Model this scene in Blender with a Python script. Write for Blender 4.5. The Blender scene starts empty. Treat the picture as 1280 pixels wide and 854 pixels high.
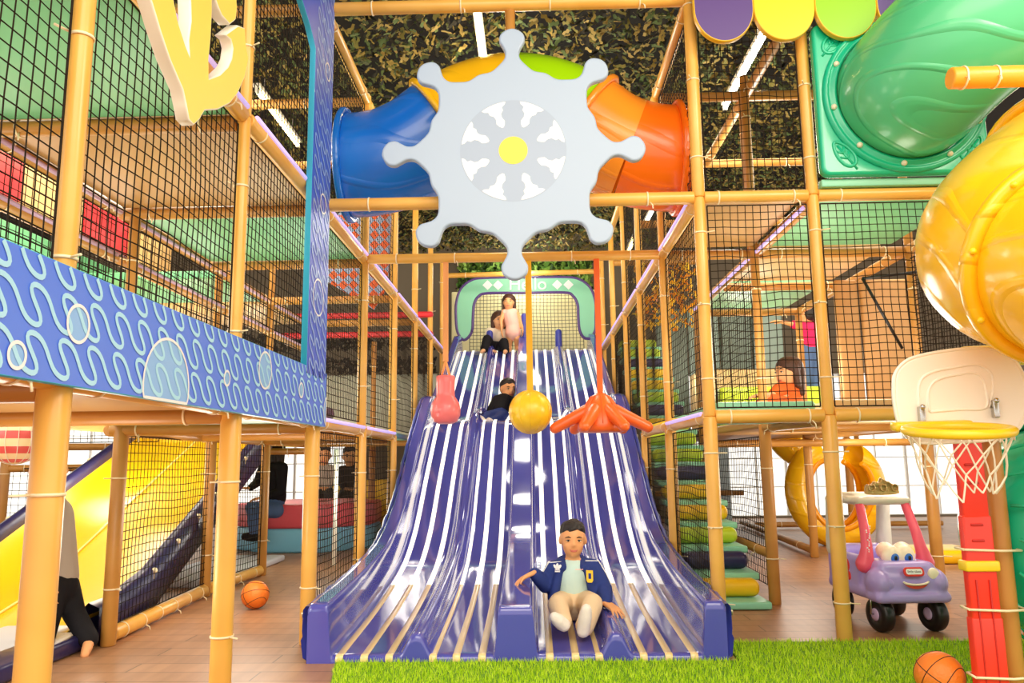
import bpy, bmesh, math, random
from mathutils import Vector, Matrix, Euler
random.seed(7)
C = bpy.context.scene
COL = C.collection
PI = math.pi
V = Vector

# ------------------------------------------------------------------ camera, world, light, exposure
FPX, PITCH, YAW, ROLL, CAMZ = 969.2, math.radians(8.7315), math.radians(-1.4589), math.radians(-0.66935), 0.972
_f = V((math.sin(YAW) * math.cos(PITCH), math.cos(YAW) * math.cos(PITCH), math.sin(PITCH)))
_r = V((math.cos(YAW), -math.sin(YAW), 0))
_u = _r.cross(_f)
CR = _r * math.cos(ROLL) + _u * math.sin(ROLL)
CU = -_r * math.sin(ROLL) + _u * math.cos(ROLL)
cd = bpy.data.cameras.new('camera')
cd.sensor_width = 36.0
cd.lens = 36.0 * FPX / 1280.0
cd.clip_start = 0.05
cam = bpy.data.objects.new('camera', cd)
COL.objects.link(cam)
cam.matrix_world = Matrix((
    (CR.x, CU.x, -_f.x, 0), (CR.y, CU.y, -_f.y, 0), (CR.z, CU.z, -_f.z, CAMZ), (0, 0, 0, 1)))
C.camera = cam


def ray(x, y):
    return CR * ((x - 640) / FPX) + CU * ((427 - y) / FPX) + _f


def at(x, y, Y):                       # where the sight line through a measured point meets depth Y
    d = ray(x, y)
    t = Y / d.y
    return V((d.x * t, Y, CAMZ + d.z * t))


def atx(x, y, X):                      # ... meets the plane at side distance X
    d = ray(x, y)
    t = X / d.x
    return V((X, d.y * t, CAMZ + d.z * t))


def atz(x, y, z=0.0):
    d = ray(x, y)
    t = (z - CAMZ) / d.z
    return V((d.x * t, d.y * t, z))


C.view_settings.view_transform = 'Standard'
C.view_settings.look = 'None'
C.view_settings.gamma = 1.0
C.view_settings.use_curve_mapping = False
C.view_settings.exposure = 0.85
w = bpy.data.worlds.new('world')
C.world = w
w.use_nodes = True
w.node_tree.nodes['Background'].inputs[0].default_value = (1.0, 0.93, 0.82, 1)
w.node_tree.nodes['Background'].inputs[1].default_value = 1.0
C.cycles.use_denoising = True
C.cycles.max_bounces = 7
C.cycles.diffuse_bounces = 4
C.cycles.glossy_bounces = 3
C.cycles.transparent_max_bounces = 12
C.cycles.sample_clamp_indirect = 6.0
C.cycles.caustics_reflective = False
C.cycles.caustics_refractive = False


def area(name, loc, target, sx, sy, power, col):
    l = bpy.data.lights.new(name, 'AREA')
    l.shape = 'RECTANGLE'
    l.size, l.size_y, l.energy, l.color = sx, sy, power, col
    o = bpy.data.objects.new(name, l)
    COL.objects.link(o)
    o.location = loc
    o.rotation_euler = (V(target) - V(loc)).to_track_quat('-Z', 'Y').to_euler()
    return o


def fill_point(name, loc, power, col=(1.0, 0.93, 0.80), rad=0.25):  # point light without a fixture, added as fill
    l = bpy.data.lights.new(name, 'POINT')
    l.energy, l.color, l.shadow_soft_size = power, col, rad
    o = bpy.data.objects.new(name, l)
    COL.objects.link(o)
    o.location = loc


area('hall_light', (0.6, -1.6, 4.6), (0, 5.5, 1.2), 5.0, 2.4, 90, (1.0, 0.88, 0.70))
area('hall_light', (3.6, 0.6, 4.4), (0.6, 6.0, 0.8), 1.6, 1.2, 60, (1.0, 0.88, 0.70))
area('side_light', (-3.2, 5.6, 3.7), (-3.0, 6.2, 0), 2.2, 4.0, 60, (1.0, 0.84, 0.60))
area('side_light', (3.2, 6.4, 3.7), (3.0, 6.6, 0), 2.4, 3.4, 60, (1.0, 0.84, 0.60))
for y in (2.4, 3.8, 5.2, 6.6, 8.4):  # unseen fill lights added to brighten the play levels
    fill_point('level_fill', (-1.9, y, 1.62), 9)
    fill_point('level_fill', (-3.2, y + 0.5, 1.75), 10)
for p in ((-1.9, 3.0, 0.55), (-1.8, 5.0, 0.7), (-1.8, 7.4, 0.75), (-3.6, 6.6, 1.0), (-3.1, 9.0, 1.0)):
    fill_point('level_fill', p, 11)
for p in ((1.3, 4.9, 1.65), (2.15, 4.9, 1.6), (2.2, 6.2, 1.6), (2.2, 8.0, 2.0), (2.2, 4.9, 0.8), (2.3, 7.0, 0.8), (1.9, 9.5, 1.9), (3.3, 7.5, 1.2)):
    fill_point('level_fill', p, 11)
for p in ((-0.1, 6.0, 3.7), (-0.1, 8.2, 3.6), (1.9, 6.2, 3.3), (-2.3, 5.2, 3.2), (3.4, 8.4, 3.2), (-0.1, 10.4, 3.6), (-0.1, 11.9, 3.95)):
    fill_point('ceiling_fill', p, 22)

# ------------------------------------------------------------------ materials


def lin(c):
    c /= 255.0
    return c / 12.92 if c <= 0.04045 else ((c + 0.055) / 1.055) ** 2.4


def rgb(r, g, b):
    return (lin(r), lin(g), lin(b), 1)


MATS = {}


def mat(name, col, rough=0.45, spec=0.5, metal=0.0, coat=0.0, bump=None, vary=None, emit=None, alpha=None):
    """bump = (kind, scale, strength); vary = (colour, scale, detail) mottles the base colour"""
    m = bpy.data.materials.new(name)
    m.use_nodes = True
    nt = m.node_tree
    b = nt.nodes['Principled BSDF']
    b.inputs['Base Color'].default_value = col
    b.inputs['Roughness'].default_value = rough
    b.inputs['Specular IOR Level'].default_value = spec
    b.inputs['Metallic'].default_value = metal
    b.inputs['Coat Weight'].default_value = coat
    b.inputs['Coat Roughness'].default_value = 0.06
    tc = nt.nodes.new('ShaderNodeTexCoord')
    if vary:
        n = nt.nodes.new('ShaderNodeTexNoise')
        n.inputs['Scale'].default_value = vary[1]
        n.inputs['Detail'].default_value = vary[2]
        nt.links.new(tc.outputs['Object'], n.inputs['Vector'])
        mx = nt.nodes.new('ShaderNodeMix')
        mx.data_type = 'RGBA'
        mx.inputs[6].default_value = col
        mx.inputs[7].default_value = vary[0]
        cr = nt.nodes.new('ShaderNodeMapRange')
        cr.inputs[1].default_value = 0.4
        cr.inputs[2].default_value = 0.65
        nt.links.new(n.outputs['Fac'], cr.inputs[0])
        nt.links.new(cr.outputs[0], mx.inputs[0])
        nt.links.new(mx.outputs[2], b.inputs['Base Color'])
    if bump:
        if bump[0] == 'wave':
            n = nt.nodes.new('ShaderNodeTexWave')
            n.wave_type = 'RINGS'
            n.inputs['Distortion'].default_value = 9.0
            n.inputs['Detail'].default_value = 1.0
            n.inputs['Detail Scale'].default_value = 0.7
        else:
            n = nt.nodes.new('ShaderNodeTexNoise')
            n.inputs['Detail'].default_value = 4
        n.inputs['Scale'].default_value = bump[1]
        nt.links.new(tc.outputs['Object'], n.inputs['Vector'])
        src = n.outputs['Fac']
        if bump[0] == 'wave':
            mr = nt.nodes.new('ShaderNodeMapRange')
            mr.inputs[1].default_value = 0.86
            mr.inputs[2].default_value = 0.99
            nt.links.new(src, mr.inputs[0])
            src = mr.outputs[0]
        bp = nt.nodes.new('ShaderNodeBump')
        bp.inputs['Strength'].default_value = bump[2]
        bp.inputs['Distance'].default_value = 0.01
        nt.links.new(src, bp.inputs['Height'])
        nt.links.new(bp.outputs[0], b.inputs['Normal'])
    if emit:
        b.inputs['Emission Color'].default_value = emit[0]
        b.inputs['Emission Strength'].default_value = emit[1]
    MATS[name] = m
    return m


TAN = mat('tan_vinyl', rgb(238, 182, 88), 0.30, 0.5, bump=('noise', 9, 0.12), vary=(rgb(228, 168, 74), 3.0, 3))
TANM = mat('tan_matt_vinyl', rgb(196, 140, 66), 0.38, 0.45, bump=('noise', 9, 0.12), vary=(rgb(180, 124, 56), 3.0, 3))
TIE = mat('cream_nylon', rgb(246, 228, 188), 0.4)
NETB = mat('black_cord', rgb(38, 28, 18), 0.85, 0.2)
NETW = mat('pale_cord', rgb(240, 230, 205), 0.7)
SLB = mat('glossy_navy_pvc', rgb(82, 84, 176), 0.08, 0.5, coat=0.55, bump=('noise', 2.2, 0.10))
SLP = mat('navy_pad_vinyl', rgb(58, 66, 160), 0.3, 0.5, bump=('noise', 14, 0.25))
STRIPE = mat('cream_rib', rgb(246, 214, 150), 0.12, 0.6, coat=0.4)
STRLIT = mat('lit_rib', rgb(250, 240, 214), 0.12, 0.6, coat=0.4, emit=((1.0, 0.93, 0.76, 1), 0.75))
NAVY = mat('dark_navy_vinyl', rgb(44, 40, 84), 0.3, bump=('noise', 14, 0.2))
GREENV = mat('green_vinyl', rgb(112, 188, 138), 0.42, bump=('noise', 5, 0.08))
MINT = mat('mint_vinyl', rgb(140, 212, 176), 0.35, bump=('noise', 9, 0.1))
BROWNV = mat('brown_vinyl', rgb(186, 140, 84), 0.45, bump=('noise', 5, 0.08))
YELV = mat('yellow_vinyl', rgb(246, 196, 16), 0.33, bump=('noise', 6, 0.1))
LIMEV = mat('lime_vinyl', rgb(190, 212, 44), 0.33, bump=('noise', 8, 0.12))
YELT = mat('yellow_plastic', rgb(255, 196, 24), 0.22, 0.5, coat=0.25, bump=('wave', 1.5, 0.55))
ORAT = mat('orange_plastic', rgb(250, 112, 14), 0.24, 0.5, coat=0.25, bump=('wave', 1.6, 0.5))
LORT = mat('light_orange_plastic', rgb(252, 150, 40), 0.26, 0.5, coat=0.2, bump=('wave', 1.6, 0.5))
BLUT = mat('blue_plastic', rgb(18, 112, 214), 0.24, 0.5, coat=0.25, bump=('wave', 1.6, 0.55))
LIMT = mat('lime_plastic', rgb(160, 216, 10), 0.26, 0.5, coat=0.2, bump=('wave', 1.6, 0.4))
GRNT = mat('sage_green_plastic', rgb(84, 190, 130), 0.26, 0.5, coat=0.2, bump=('wave', 1.7, 0.6))
GRNP = mat('emerald_plastic', rgb(22, 186, 140), 0.26, 0.5, coat=0.25)
BOLT = mat('cream_bolt', rgb(240, 228, 200), 0.35)
STEEL = mat('steel', rgb(190, 188, 184), 0.25, metal=1.0)
WHL = mat('pale_blue_board', rgb(172, 190, 212), 0.4)
WHD = mat('spoke_grey_print', rgb(164, 180, 202), 0.4)
WHC = mat('white_print', rgb(246, 244, 244), 0.4)
YPR = mat('yellow_print', rgb(252, 220, 70), 0.4)
WVB = mat('wave_blue_print', rgb(84, 126, 236), 0.38)
WVL = mat('wave_sky_print', rgb(168, 222, 248), 0.38)
WVF = mat('bubble_fill_print', rgb(136, 184, 240), 0.38)
WVC = mat('bubble_outline_print', rgb(244, 240, 240), 0.38)
CYAN = mat('cyan_edge', rgb(64, 180, 222), 0.35)
ANCH = mat('anchor_yellow', rgb(252, 220, 100), 0.38)
WEDG = mat('white_edge', rgb(246, 238, 220), 0.45)
PURP = mat('purple_board', rgb(88, 62, 128), 0.3)
YELB = mat('yellow_board', rgb(252, 206, 20), 0.3)
LIMB = mat('lime_board', rgb(146, 202, 12), 0.3)
EDGE = mat('gold_edge', rgb(236, 186, 40), 0.35)
PINKB = mat('pink_vinyl', rgb(238, 118, 118), 0.28, bump=('noise', 12, 0.15))
YBALL = mat('yellow_ball_vinyl', rgb(250, 206, 44), 0.3, bump=('noise', 8, 0.15), vary=(rgb(240, 186, 30), 6, 2))
ORAV = mat('orange_vinyl', rgb(248, 108, 38), 0.3, bump=('noise', 8, 0.15))
PALO = mat('pale_orange_strap', rgb(250, 170, 100), 0.5)
HOOPW = mat('cream_plastic', rgb(255, 246, 230), 0.3)
HOOPY = mat('hoop_yellow', rgb(252, 212, 40), 0.28)
REDP = mat('red_plastic', rgb(244, 58, 36), 0.3)
REDD = mat('red_groove', rgb(196, 36, 24), 0.4)
BALLO = mat('ball_orange', rgb(240, 126, 36), 0.5, bump=('noise', 90, 0.3))
BALLK = mat('ball_seam', rgb(34, 22, 16), 0.6)
LAV = mat('lavender_plastic', rgb(176, 158, 228), 0.28, 0.5, coat=0.2)
ROSE = mat('rose_plastic', rgb(240, 92, 116), 0.3, 0.5)
GREYP = mat('warm_grey_plastic', rgb(214, 210, 196), 0.4)
DGOLD = mat('glitter_gold', rgb(196, 164, 104), 0.4, metal=0.4, bump=('noise', 60, 0.6))
BLACKR = mat('black_rubber', rgb(24, 22, 22), 0.35)
LILAC = mat('lilac_plastic', rgb(206, 178, 216), 0.4)
EYEW = mat('eye_white', rgb(252, 240, 214), 0.3)
EYEB = mat('eye_blue', rgb(44, 110, 200), 0.25)
EYEK = mat('eye_dark', rgb(22, 18, 18), 0.2)
MOUR = mat('mouth_red', rgb(196, 66, 50), 0.4)
REDLB = mat('label_red', rgb(226, 52, 44), 0.35)
FLOORB = mat('skirting_tan', rgb(150, 110, 64), 0.5)
CREAMW = mat('cream_wall', rgb(250, 238, 186), 0.6)
PALEW = mat('pale_grey_wall', rgb(126, 112, 92), 0.6)
DARKC = mat('dark_ceiling', rgb(30, 28, 28), 0.8)
FRAMEW = mat('white_window_frame', rgb(236, 234, 228), 0.5)
LILED = mat('lilac_light_strip', rgb(196, 178, 240), 0.4, emit=((0.62, 0.48, 1.0, 1), 0.35))
LISH = mat('lilac_sheen_strip', rgb(196, 160, 190), 0.35)  # lilac sheen on the inner rails, put in as an unlit coloured strip
TUBEW = mat('lamp_tube_warm', (1, 1, 1, 1), 0.5, emit=((1.0, 0.72, 0.26, 1), 16))
TUBEC = mat('lamp_tube_white', (1, 1, 1, 1), 0.5, emit=((0.95, 1.0, 0.92, 1), 12))
PINKM = mat('rose_mat_vinyl', rgb(224, 84, 96), 0.4)
SKYM = mat('sky_blue_vinyl', rgb(124, 194, 226), 0.4)
REDV = mat('red_vinyl', rgb(222, 52, 62), 0.38)
SANDV = mat('sand_vinyl', rgb(226, 188, 130), 0.42)
PURV = mat('plum_vinyl', rgb(92, 48, 96), 0.4)
LGREY = mat('light_grey_mat', rgb(206, 206, 214), 0.45)
SKIN = mat('skin', rgb(236, 168, 112), 0.5, 0.4)
SKINL = mat('fair_skin', rgb(244, 182, 130), 0.5, 0.4)
HAIRK = mat('black_hair', rgb(34, 24, 20), 0.5, bump=('noise', 80, 0.6))
HAIRB = mat('dark_brown_hair', rgb(74, 42, 26), 0.5, bump=('noise', 80, 0.6))
LIP = mat('lip', rgb(206, 110, 92), 0.45)
JACK = mat('navy_cloth', rgb(46, 62, 128), 0.75, 0.2, bump=('noise', 40, 0.3))
TEE = mat('pale_aqua_cloth', rgb(200, 226, 218), 0.8, 0.2, bump=('noise', 30, 0.3))
PANT = mat('beige_cloth', rgb(236, 206, 166), 0.8, 0.2, bump=('noise', 30, 0.3))
SOCK = mat('white_cloth', rgb(244, 232, 220), 0.85, 0.2, bump=('noise', 50, 0.3))
BLKC = mat('black_cloth', rgb(28, 26, 30), 0.8, 0.2, bump=('noise', 30, 0.3))
DENIM = mat('denim', rgb(82, 106, 148), 0.8, 0.2, bump=('noise', 60, 0.3))
PINKC = mat('pink_cloth', rgb(250, 196, 180), 0.8, 0.2)
HOTP = mat('hot_pink_cloth', rgb(232, 40, 96), 0.8, 0.2)
ORAC = mat('orange_cloth', rgb(240, 110, 50), 0.8, 0.2)
CRMC = mat('cream_cloth', rgb(246, 228, 204), 0.8, 0.2)
GRYC = mat('grey_cloth', rgb(182, 168, 156), 0.8, 0.2)


def special_floor():
    m = bpy.data.materials.new('brown_vinyl_planks')
    m.use_nodes = True
    nt = m.node_tree
    b = nt.nodes['Principled BSDF']
    tc = nt.nodes.new('ShaderNodeTexCoord')
    mp = nt.nodes.new('ShaderNodeMapping')
    mp.inputs['Scale'].default_value = (6.0, 0.9, 1)
    nt.links.new(tc.outputs['Object'], mp.inputs[0])
    n = nt.nodes.new('ShaderNodeTexNoise')
    n.inputs['Scale'].default_value = 3.2
    n.inputs['Detail'].default_value = 6
    nt.links.new(mp.outputs[0], n.inputs['Vector'])
    br = nt.nodes.new('ShaderNodeTexBrick')
    br.inputs['Color1'].default_value = rgb(186, 136, 98)
    br.inputs['Color2'].default_value = rgb(168, 122, 88)
    br.inputs['Mortar'].default_value = rgb(120, 86, 60)
    br.inputs['Mortar Size'].default_value = 0.004
    br.inputs['Brick Width'].default_value = 1.3
    br.inputs['Row Height'].default_value = 0.16
    br.inputs['Scale'].default_value = 1.0
    mp2 = nt.nodes.new('ShaderNodeMapping')
    nt.links.new(tc.outputs['Object'], mp2.inputs[0])
    nt.links.new(mp2.outputs[0], br.inputs['Vector'])
    mx = nt.nodes.new('ShaderNodeMix')
    mx.data_type = 'RGBA'
    mx.blend_type = 'MULTIPLY'
    mx.inputs[0].default_value = 0.6
    rp = nt.nodes.new('ShaderNodeValToRGB')
    rp.color_ramp.elements[0].position = 0.3
    rp.color_ramp.elements[0].color = (0.66, 0.62, 0.58, 1)
    rp.color_ramp.elements[1].position = 0.7
    rp.color_ramp.elements[1].color = (1, 1, 1, 1)
    nt.links.new(n.outputs['Fac'], rp.inputs[0])
    nt.links.new(br.outputs['Color'], mx.inputs[6])
    nt.links.new(rp.outputs[0], mx.inputs[7])
    nt.links.new(mx.outputs[2], b.inputs['Base Color'])
    b.inputs['Roughness'].default_value = 0.42
    return m


FLOORM = special_floor()


def island_mat(name, cols, rough=0.7, spec=0.2):
    m = bpy.data.materials.new(name)
    m.use_nodes = True
    nt = m.node_tree
    b = nt.nodes['Principled BSDF']
    g = nt.nodes.new('ShaderNodeNewGeometry')
    rp = nt.nodes.new('ShaderNodeValToRGB')
    rp.color_ramp.interpolation = 'CONSTANT'
    els = rp.color_ramp.elements
    while len(els) < len(cols):
        els.new(0.5)
    for i, c in enumerate(cols):
        els[i].position = i / len(cols)
        els[i].color = c
    nt.links.new(g.outputs['Random Per Island'], rp.inputs[0])
    nt.links.new(rp.outputs[0], b.inputs['Base Color'])
    b.inputs['Roughness'].default_value = rough
    b.inputs['Specular IOR Level'].default_value = spec
    return m


CAMO = island_mat('camouflage_cloth', [rgb(112, 106, 54), rgb(74, 80, 50), rgb(138, 118, 60), rgb(46, 44, 38), rgb(88, 104, 64), rgb(158, 138, 82)])
TURF = island_mat('turf_blades', [rgb(192, 226, 30), rgb(170, 212, 24), rgb(206, 234, 50), rgb(150, 196, 22), rgb(214, 238, 70)], 0.6)
LEAFG = island_mat('green_leaf_cloth', [rgb(104, 140, 54), rgb(76, 112, 44), rgb(136, 168, 76), rgb(52, 74, 38)])
TURFB = mat('turf_base', rgb(104, 150, 20), 0.8)
AMBERLIT = island_mat('amber_lit_cloth', [rgb(250, 180, 20), rgb(244, 150, 20), rgb(252, 206, 60)], 0.35, 0.5)  # yellow light on camouflage netting, put into the cloth colours


def glass_mat():
    m = bpy.data.materials.new('window_glass')
    m.use_nodes = True
    nt = m.node_tree
    nt.nodes.remove(nt.nodes['Principled BSDF'])
    t = nt.nodes.new('ShaderNodeBsdfTransparent')
    g = nt.nodes.new('ShaderNodeBsdfGlossy')
    g.inputs['Roughness'].default_value = 0.02
    mx = nt.nodes.new('ShaderNodeMixShader')
    mx.inputs[0].default_value = 0.06
    nt.links.new(t.outputs[0], mx.inputs[1])
    nt.links.new(g.outputs[0], mx.inputs[2])
    nt.links.new(mx.outputs[0], nt.nodes['Material Output'].inputs[0])
    return m


GLASS = glass_mat()


def lattice_mat():
    m = bpy.data.materials.new('orange_blue_weave')
    m.use_nodes = True
    nt = m.node_tree
    b = nt.nodes['Principled BSDF']
    tc = nt.nodes.new('ShaderNodeTexCoord')
    ck = nt.nodes.new('ShaderNodeTexChecker')
    ck.inputs['Scale'].default_value = 15.0
    ck.inputs['Color1'].default_value = rgb(226, 96, 40)
    ck.inputs['Color2'].default_value = rgb(150, 170, 210)
    mp = nt.nodes.new('ShaderNodeMapping')
    mp.inputs['Rotation'].default_value = (0, math.radians(45), 0)
    nt.links.new(tc.outputs['Object'], mp.inputs[0])
    nt.links.new(mp.outputs[0], ck.inputs['Vector'])
    nt.links.new(ck.outputs['Color'], b.inputs['Base Color'])
    b.inputs['Roughness'].default_value = 0.6
    return m


WEAVE = lattice_mat()

# ------------------------------------------------------------------ mesh builder


class MB:
    def __init__(self):
        self.v, self.f, self.mi, self.sm = [], [], [], []
        self.cur = 0

    def m(self, i):
        self.cur = i
        return self

    def add(self, vs, fs, smooth=True):
        o = len(self.v)
        self.v += [tuple(p) for p in vs]
        for f in fs:
            self.f.append(tuple(o + i for i in f))
            self.mi.append(self.cur)
            self.sm.append(smooth)
        return self

    def box(self, lo, hi, M=None):
        x0, y0, z0 = lo
        x1, y1, z1 = hi
        vs = [V(p) for p in ((x0, y0, z0), (x1, y0, z0), (x1, y1, z0), (x0, y1, z0), (x0, y0, z1), (x1, y0, z1), (x1, y1, z1), (x0, y1, z1))]
        if M:
            vs = [M @ p for p in vs]
        return self.add(vs, [(3, 2, 1, 0), (4, 5, 6, 7), (0, 1, 5, 4), (1, 2, 6, 5), (2, 3, 7, 6), (3, 0, 4, 7)], False)

    def rbox(self, lo, hi, r=0.02, seg=3, M=None):
        bm = bmesh.new()
        bmesh.ops.create_cube(bm, size=1.0)
        s = [hi[i] - lo[i] for i in range(3)]
        c = [(hi[i] + lo[i]) / 2 for i in range(3)]
        for v in bm.verts:
            v.co = V((v.co.x * s[0] + c[0], v.co.y * s[1] + c[1], v.co.z * s[2] + c[2]))
        bmesh.ops.bevel(bm, geom=list(bm.edges), offset=min(r, min(s) * 0.49), segments=seg, profile=0.5, affect='EDGES')
        return self.bm(bm, M)

    def bm(self, bm, M=None, smooth=True):
        bm.verts.ensure_lookup_table()
        bm.verts.index_update()
        vs = [(M @ v.co) if M else v.co.copy() for v in bm.verts]
        fs = [tuple(v.index for v in f.verts) for f in bm.faces]
        bm.free()
        return self.add(vs, fs, smooth)

    def tube(self, pts, rad, n=12, caps=True, ell=None):
        """tube through pts; rad a number or a list"""
        pts = [V(p) for p in pts]
        if not isinstance(rad, (list, tuple)):
            rad = [rad] * len(pts)
        t0 = (pts[1] - pts[0]).normalized()
        a = V((0, 0, 1)) if abs(t0.z) < 0.9 else V((1, 0, 0))
        nrm = t0.cross(a).normalized()
        vs, fs = [], []
        for i, p in enumerate(pts):
            if i == 0:
                t = pts[1] - pts[0]
            elif i == len(pts) - 1:
                t = pts[-1] - pts[-2]
            else:
                t = (pts[i + 1] - pts[i]).normalized() + (pts[i] - pts[i - 1]).normalized()
            t.normalize()
            nrm = (nrm - t * nrm.dot(t)).normalized()
            bi = t.cross(nrm)
            for k in range(n):
                an = 2 * PI * k / n
                vs.append(p + (nrm * math.cos(an) + bi * math.sin(an)) * rad[i])
        for i in range(len(pts) - 1):
            for k in range(n):
                a0, a1 = i * n + k, i * n + (k + 1) % n
                fs.append((a0, a1, a1 + n, a0 + n))
        self.add(vs, fs)
        if caps:
            o = len(self.v) - len(vs)
            L = len(pts)
            for fc in (tuple(o + k for k in reversed(range(n))), tuple(o + (L - 1) * n + k for k in range(n))):
                self.f.append(fc)
                self.mi.append(self.cur)
                self.sm.append(False)
        return self

    def pad(self, p0, p1, r, n=16, e=0.008):
        """cylinder with rounded ends"""
        p0, p1 = V(p0), V(p1)
        d = (p1 - p0).normalized()
        return self.tube([p0, p0 + d * e * 0.3, p0 + d * e, p1 - d * e, p1 - d * e * 0.3, p1],
                         [r * 0.8, r * 0.94, r, r, r * 0.94, r * 0.8], n)

    def sphere(self, c, r, seg=24, ring=14, M=None):
        if not isinstance(r, (list, tuple)):
            r = (r, r, r)
        c = V(c)
        vs, fs = [], []
        R = M or Matrix.Identity(3)
        vs.append(c + R @ V((0, 0, r[2])))
        for i in range(1, ring):
            th = PI * i / ring
            for k in range(seg):
                ph = 2 * PI * k / seg
                vs.append(c + R @ V((r[0] * math.sin(th) * math.cos(ph), r[1] * math.sin(th) * math.sin(ph), r[2] * math.cos(th))))
        vs.append(c + R @ V((0, 0, -r[2])))
        for k in range(seg):
            fs.append((0, 1 + k, 1 + (k + 1) % seg))
        for i in range(ring - 2):
            for k in range(seg):
                a, b = 1 + i * seg + k, 1 + i * seg + (k + 1) % seg
                fs.append((a, a + seg, b + seg, b))
        la = len(vs) - 1
        o = 1 + (ring - 2) * seg
        for k in range(seg):
            fs.append((o + k, la, o + (k + 1) % seg))
        return self.add(vs, fs)

    def lathe(self, prof, n=32, M=None, closed=False):
        """prof = [(r, z)...] round Z"""
        vs, fs = [], []
        for r, z in prof:
            for k in range(n):
                a = 2 * PI * k / n
                p = V((r * math.cos(a), r * math.sin(a), z))
                vs.append(M @ p if M else p)
        L = len(prof)
        for i in range(L if closed else L - 1):
            j = (i + 1) % L
            for k in range(n):
                fs.append((i * n + k, i * n + (k + 1) % n, j * n + (k + 1) % n, j * n + k))
        return self.add(vs, fs)

    def prism(self, pts, t, M, bevel=0.0, edge=None, seg=3):
        """2-D outline (counter clockwise) extruded along local z from 0 to t, rounded rims, placed by M; edge = material slot of the rim"""
        n = len(pts)
        c0 = self.cur

        def inset(d):
            out = []
            for i in range(n):
                p, a, b = V(pts[i]), V(pts[i - 1]), V(pts[(i + 1) % n])
                e1, e2 = (p - a), (b - p)
                e1 = e1.normalized() if e1.length > 1e-9 else V((1, 0))
                e2 = e2.normalized() if e2.length > 1e-9 else e1
                nn = V((-e1.y - e2.y, e1.x + e2.x))
                nn = nn.normalized() if nn.length > 1e-6 else V((-e1.y, e1.x))
                out.append(p + nn * d)
            return out
        rows = []
        if bevel > 0:
            for k in range(seg + 1):
                an = PI / 2 * k / seg
                rows.append((bevel * (1 - math.sin(an)), bevel * (1 - math.cos(an))))
            rows = rows + [(d, t - z) for d, z in reversed(rows)]
        else:
            rows = [(0, 0), (0, t)]
        vs, fs = [], []
        for d, z in rows:
            for p in inset(d):
                vs.append(M @ V((p.x, p.y, z)))
        for i in range(len(rows) - 1):
            for k in range(n):
                fs.append((i * n + k, i * n + (k + 1) % n, (i + 1) * n + (k + 1) % n, (i + 1) * n + k))
        if edge is not None:
            self.cur = edge
        self.add(vs, fs, bevel > 0)
        self.cur = c0
        o = len(self.v) - len(vs)
        L = (len(rows) - 1) * n
        self.f.append(tuple(o + k for k in reversed(range(n))))
        self.f.append(tuple(o + L + k for k in range(n)))
        self.mi += [c0, c0]
        self.sm += [False, False]
        return self

    def ribbon(self, pts, wd, M, z=0.0, closed=False):
        """flat stroke in local xy"""
        n = len(pts)
        vs, fs = [], []
        for i in range(n):
            p = V(pts[i])
            a = V(pts[i - 1]) if (i > 0 or closed) else p
            b = V(pts[(i + 1) % n]) if (i < n - 1 or closed) else p
            t = (b - a).normalized()
            nn = V((-t.y, t.x)) * wd / 2
            for q in (p - nn, p + nn):
                vs.append(M @ V((q.x, q.y, z)))
        for i in range(n if closed else n - 1):
            j = (i + 1) % n
            fs.append((2 * i, 2 * j, 2 * j + 1, 2 * i + 1))
        return self.add(vs, fs, False)

    def poly(self, pts, M, z=0.0):
        return self.add([M @ V((p[0], p[1], z)) for p in pts], [tuple(range(len(pts)))], False)

    def mesh(self, name):
        me = bpy.data.meshes.new(name)
        me.from_pydata(self.v, [], self.f)
        me.polygons.foreach_set('material_index', self.mi)
        me.polygons.foreach_set('use_smooth', self.sm)
        me.update()
        return me

    def build(self, name, mats, parent=None):
        lo = [min(p[i] for p in self.v) for i in range(3)]
        hi = [max(p[i] for p in self.v) for i in range(3)]
        c = V(((lo[0] + hi[0]) / 2, (lo[1] + hi[1]) / 2, lo[2]))
        me = self.mesh(name)
        me.transform(Matrix.Translation(-c))
        if not isinstance(mats, (list, tuple)):
            mats = [mats]
        for m_ in mats:
            me.materials.append(m_)
        o = bpy.data.objects.new(name, me)
        COL.objects.link(o)
        POS[o.name] = c
        if parent:
            o.parent = parent
            o.location = c - POS[parent.name]
        else:
            o.location = c
        return o


POS = {}


def tag(o, label, cat, group=None, kind=None):
    o['label'] = label
    o['category'] = cat
    if group:
        o['group'] = group
    o['kind'] = kind or 'thing'
    return o


def thing(name, label, cat, loc, group=None):
    o = bpy.data.objects.new(name, None)
    COL.objects.link(o)
    o.location = loc
    o.empty_display_size = 0.1
    POS[o.name] = V(loc)
    return tag(o, label, cat, group)


def struct(o, label=None):
    o['kind'] = 'structure'
    if label:
        o['label'] = label
    return o


def frame(o, ex, ey, ez=None):
    """matrix with local x, y along ex, ey at origin o"""
    ex, ey = V(ex).normalized(), V(ey).normalized()
    ez = ex.cross(ey).normalized() if ez is None else V(ez)
    return Matrix(((ex.x, ey.x, ez.x, o[0]), (ex.y, ey.y, ez.y, o[1]), (ex.z, ey.z, ez.z, o[2]), (0, 0, 0, 1)))


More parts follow.
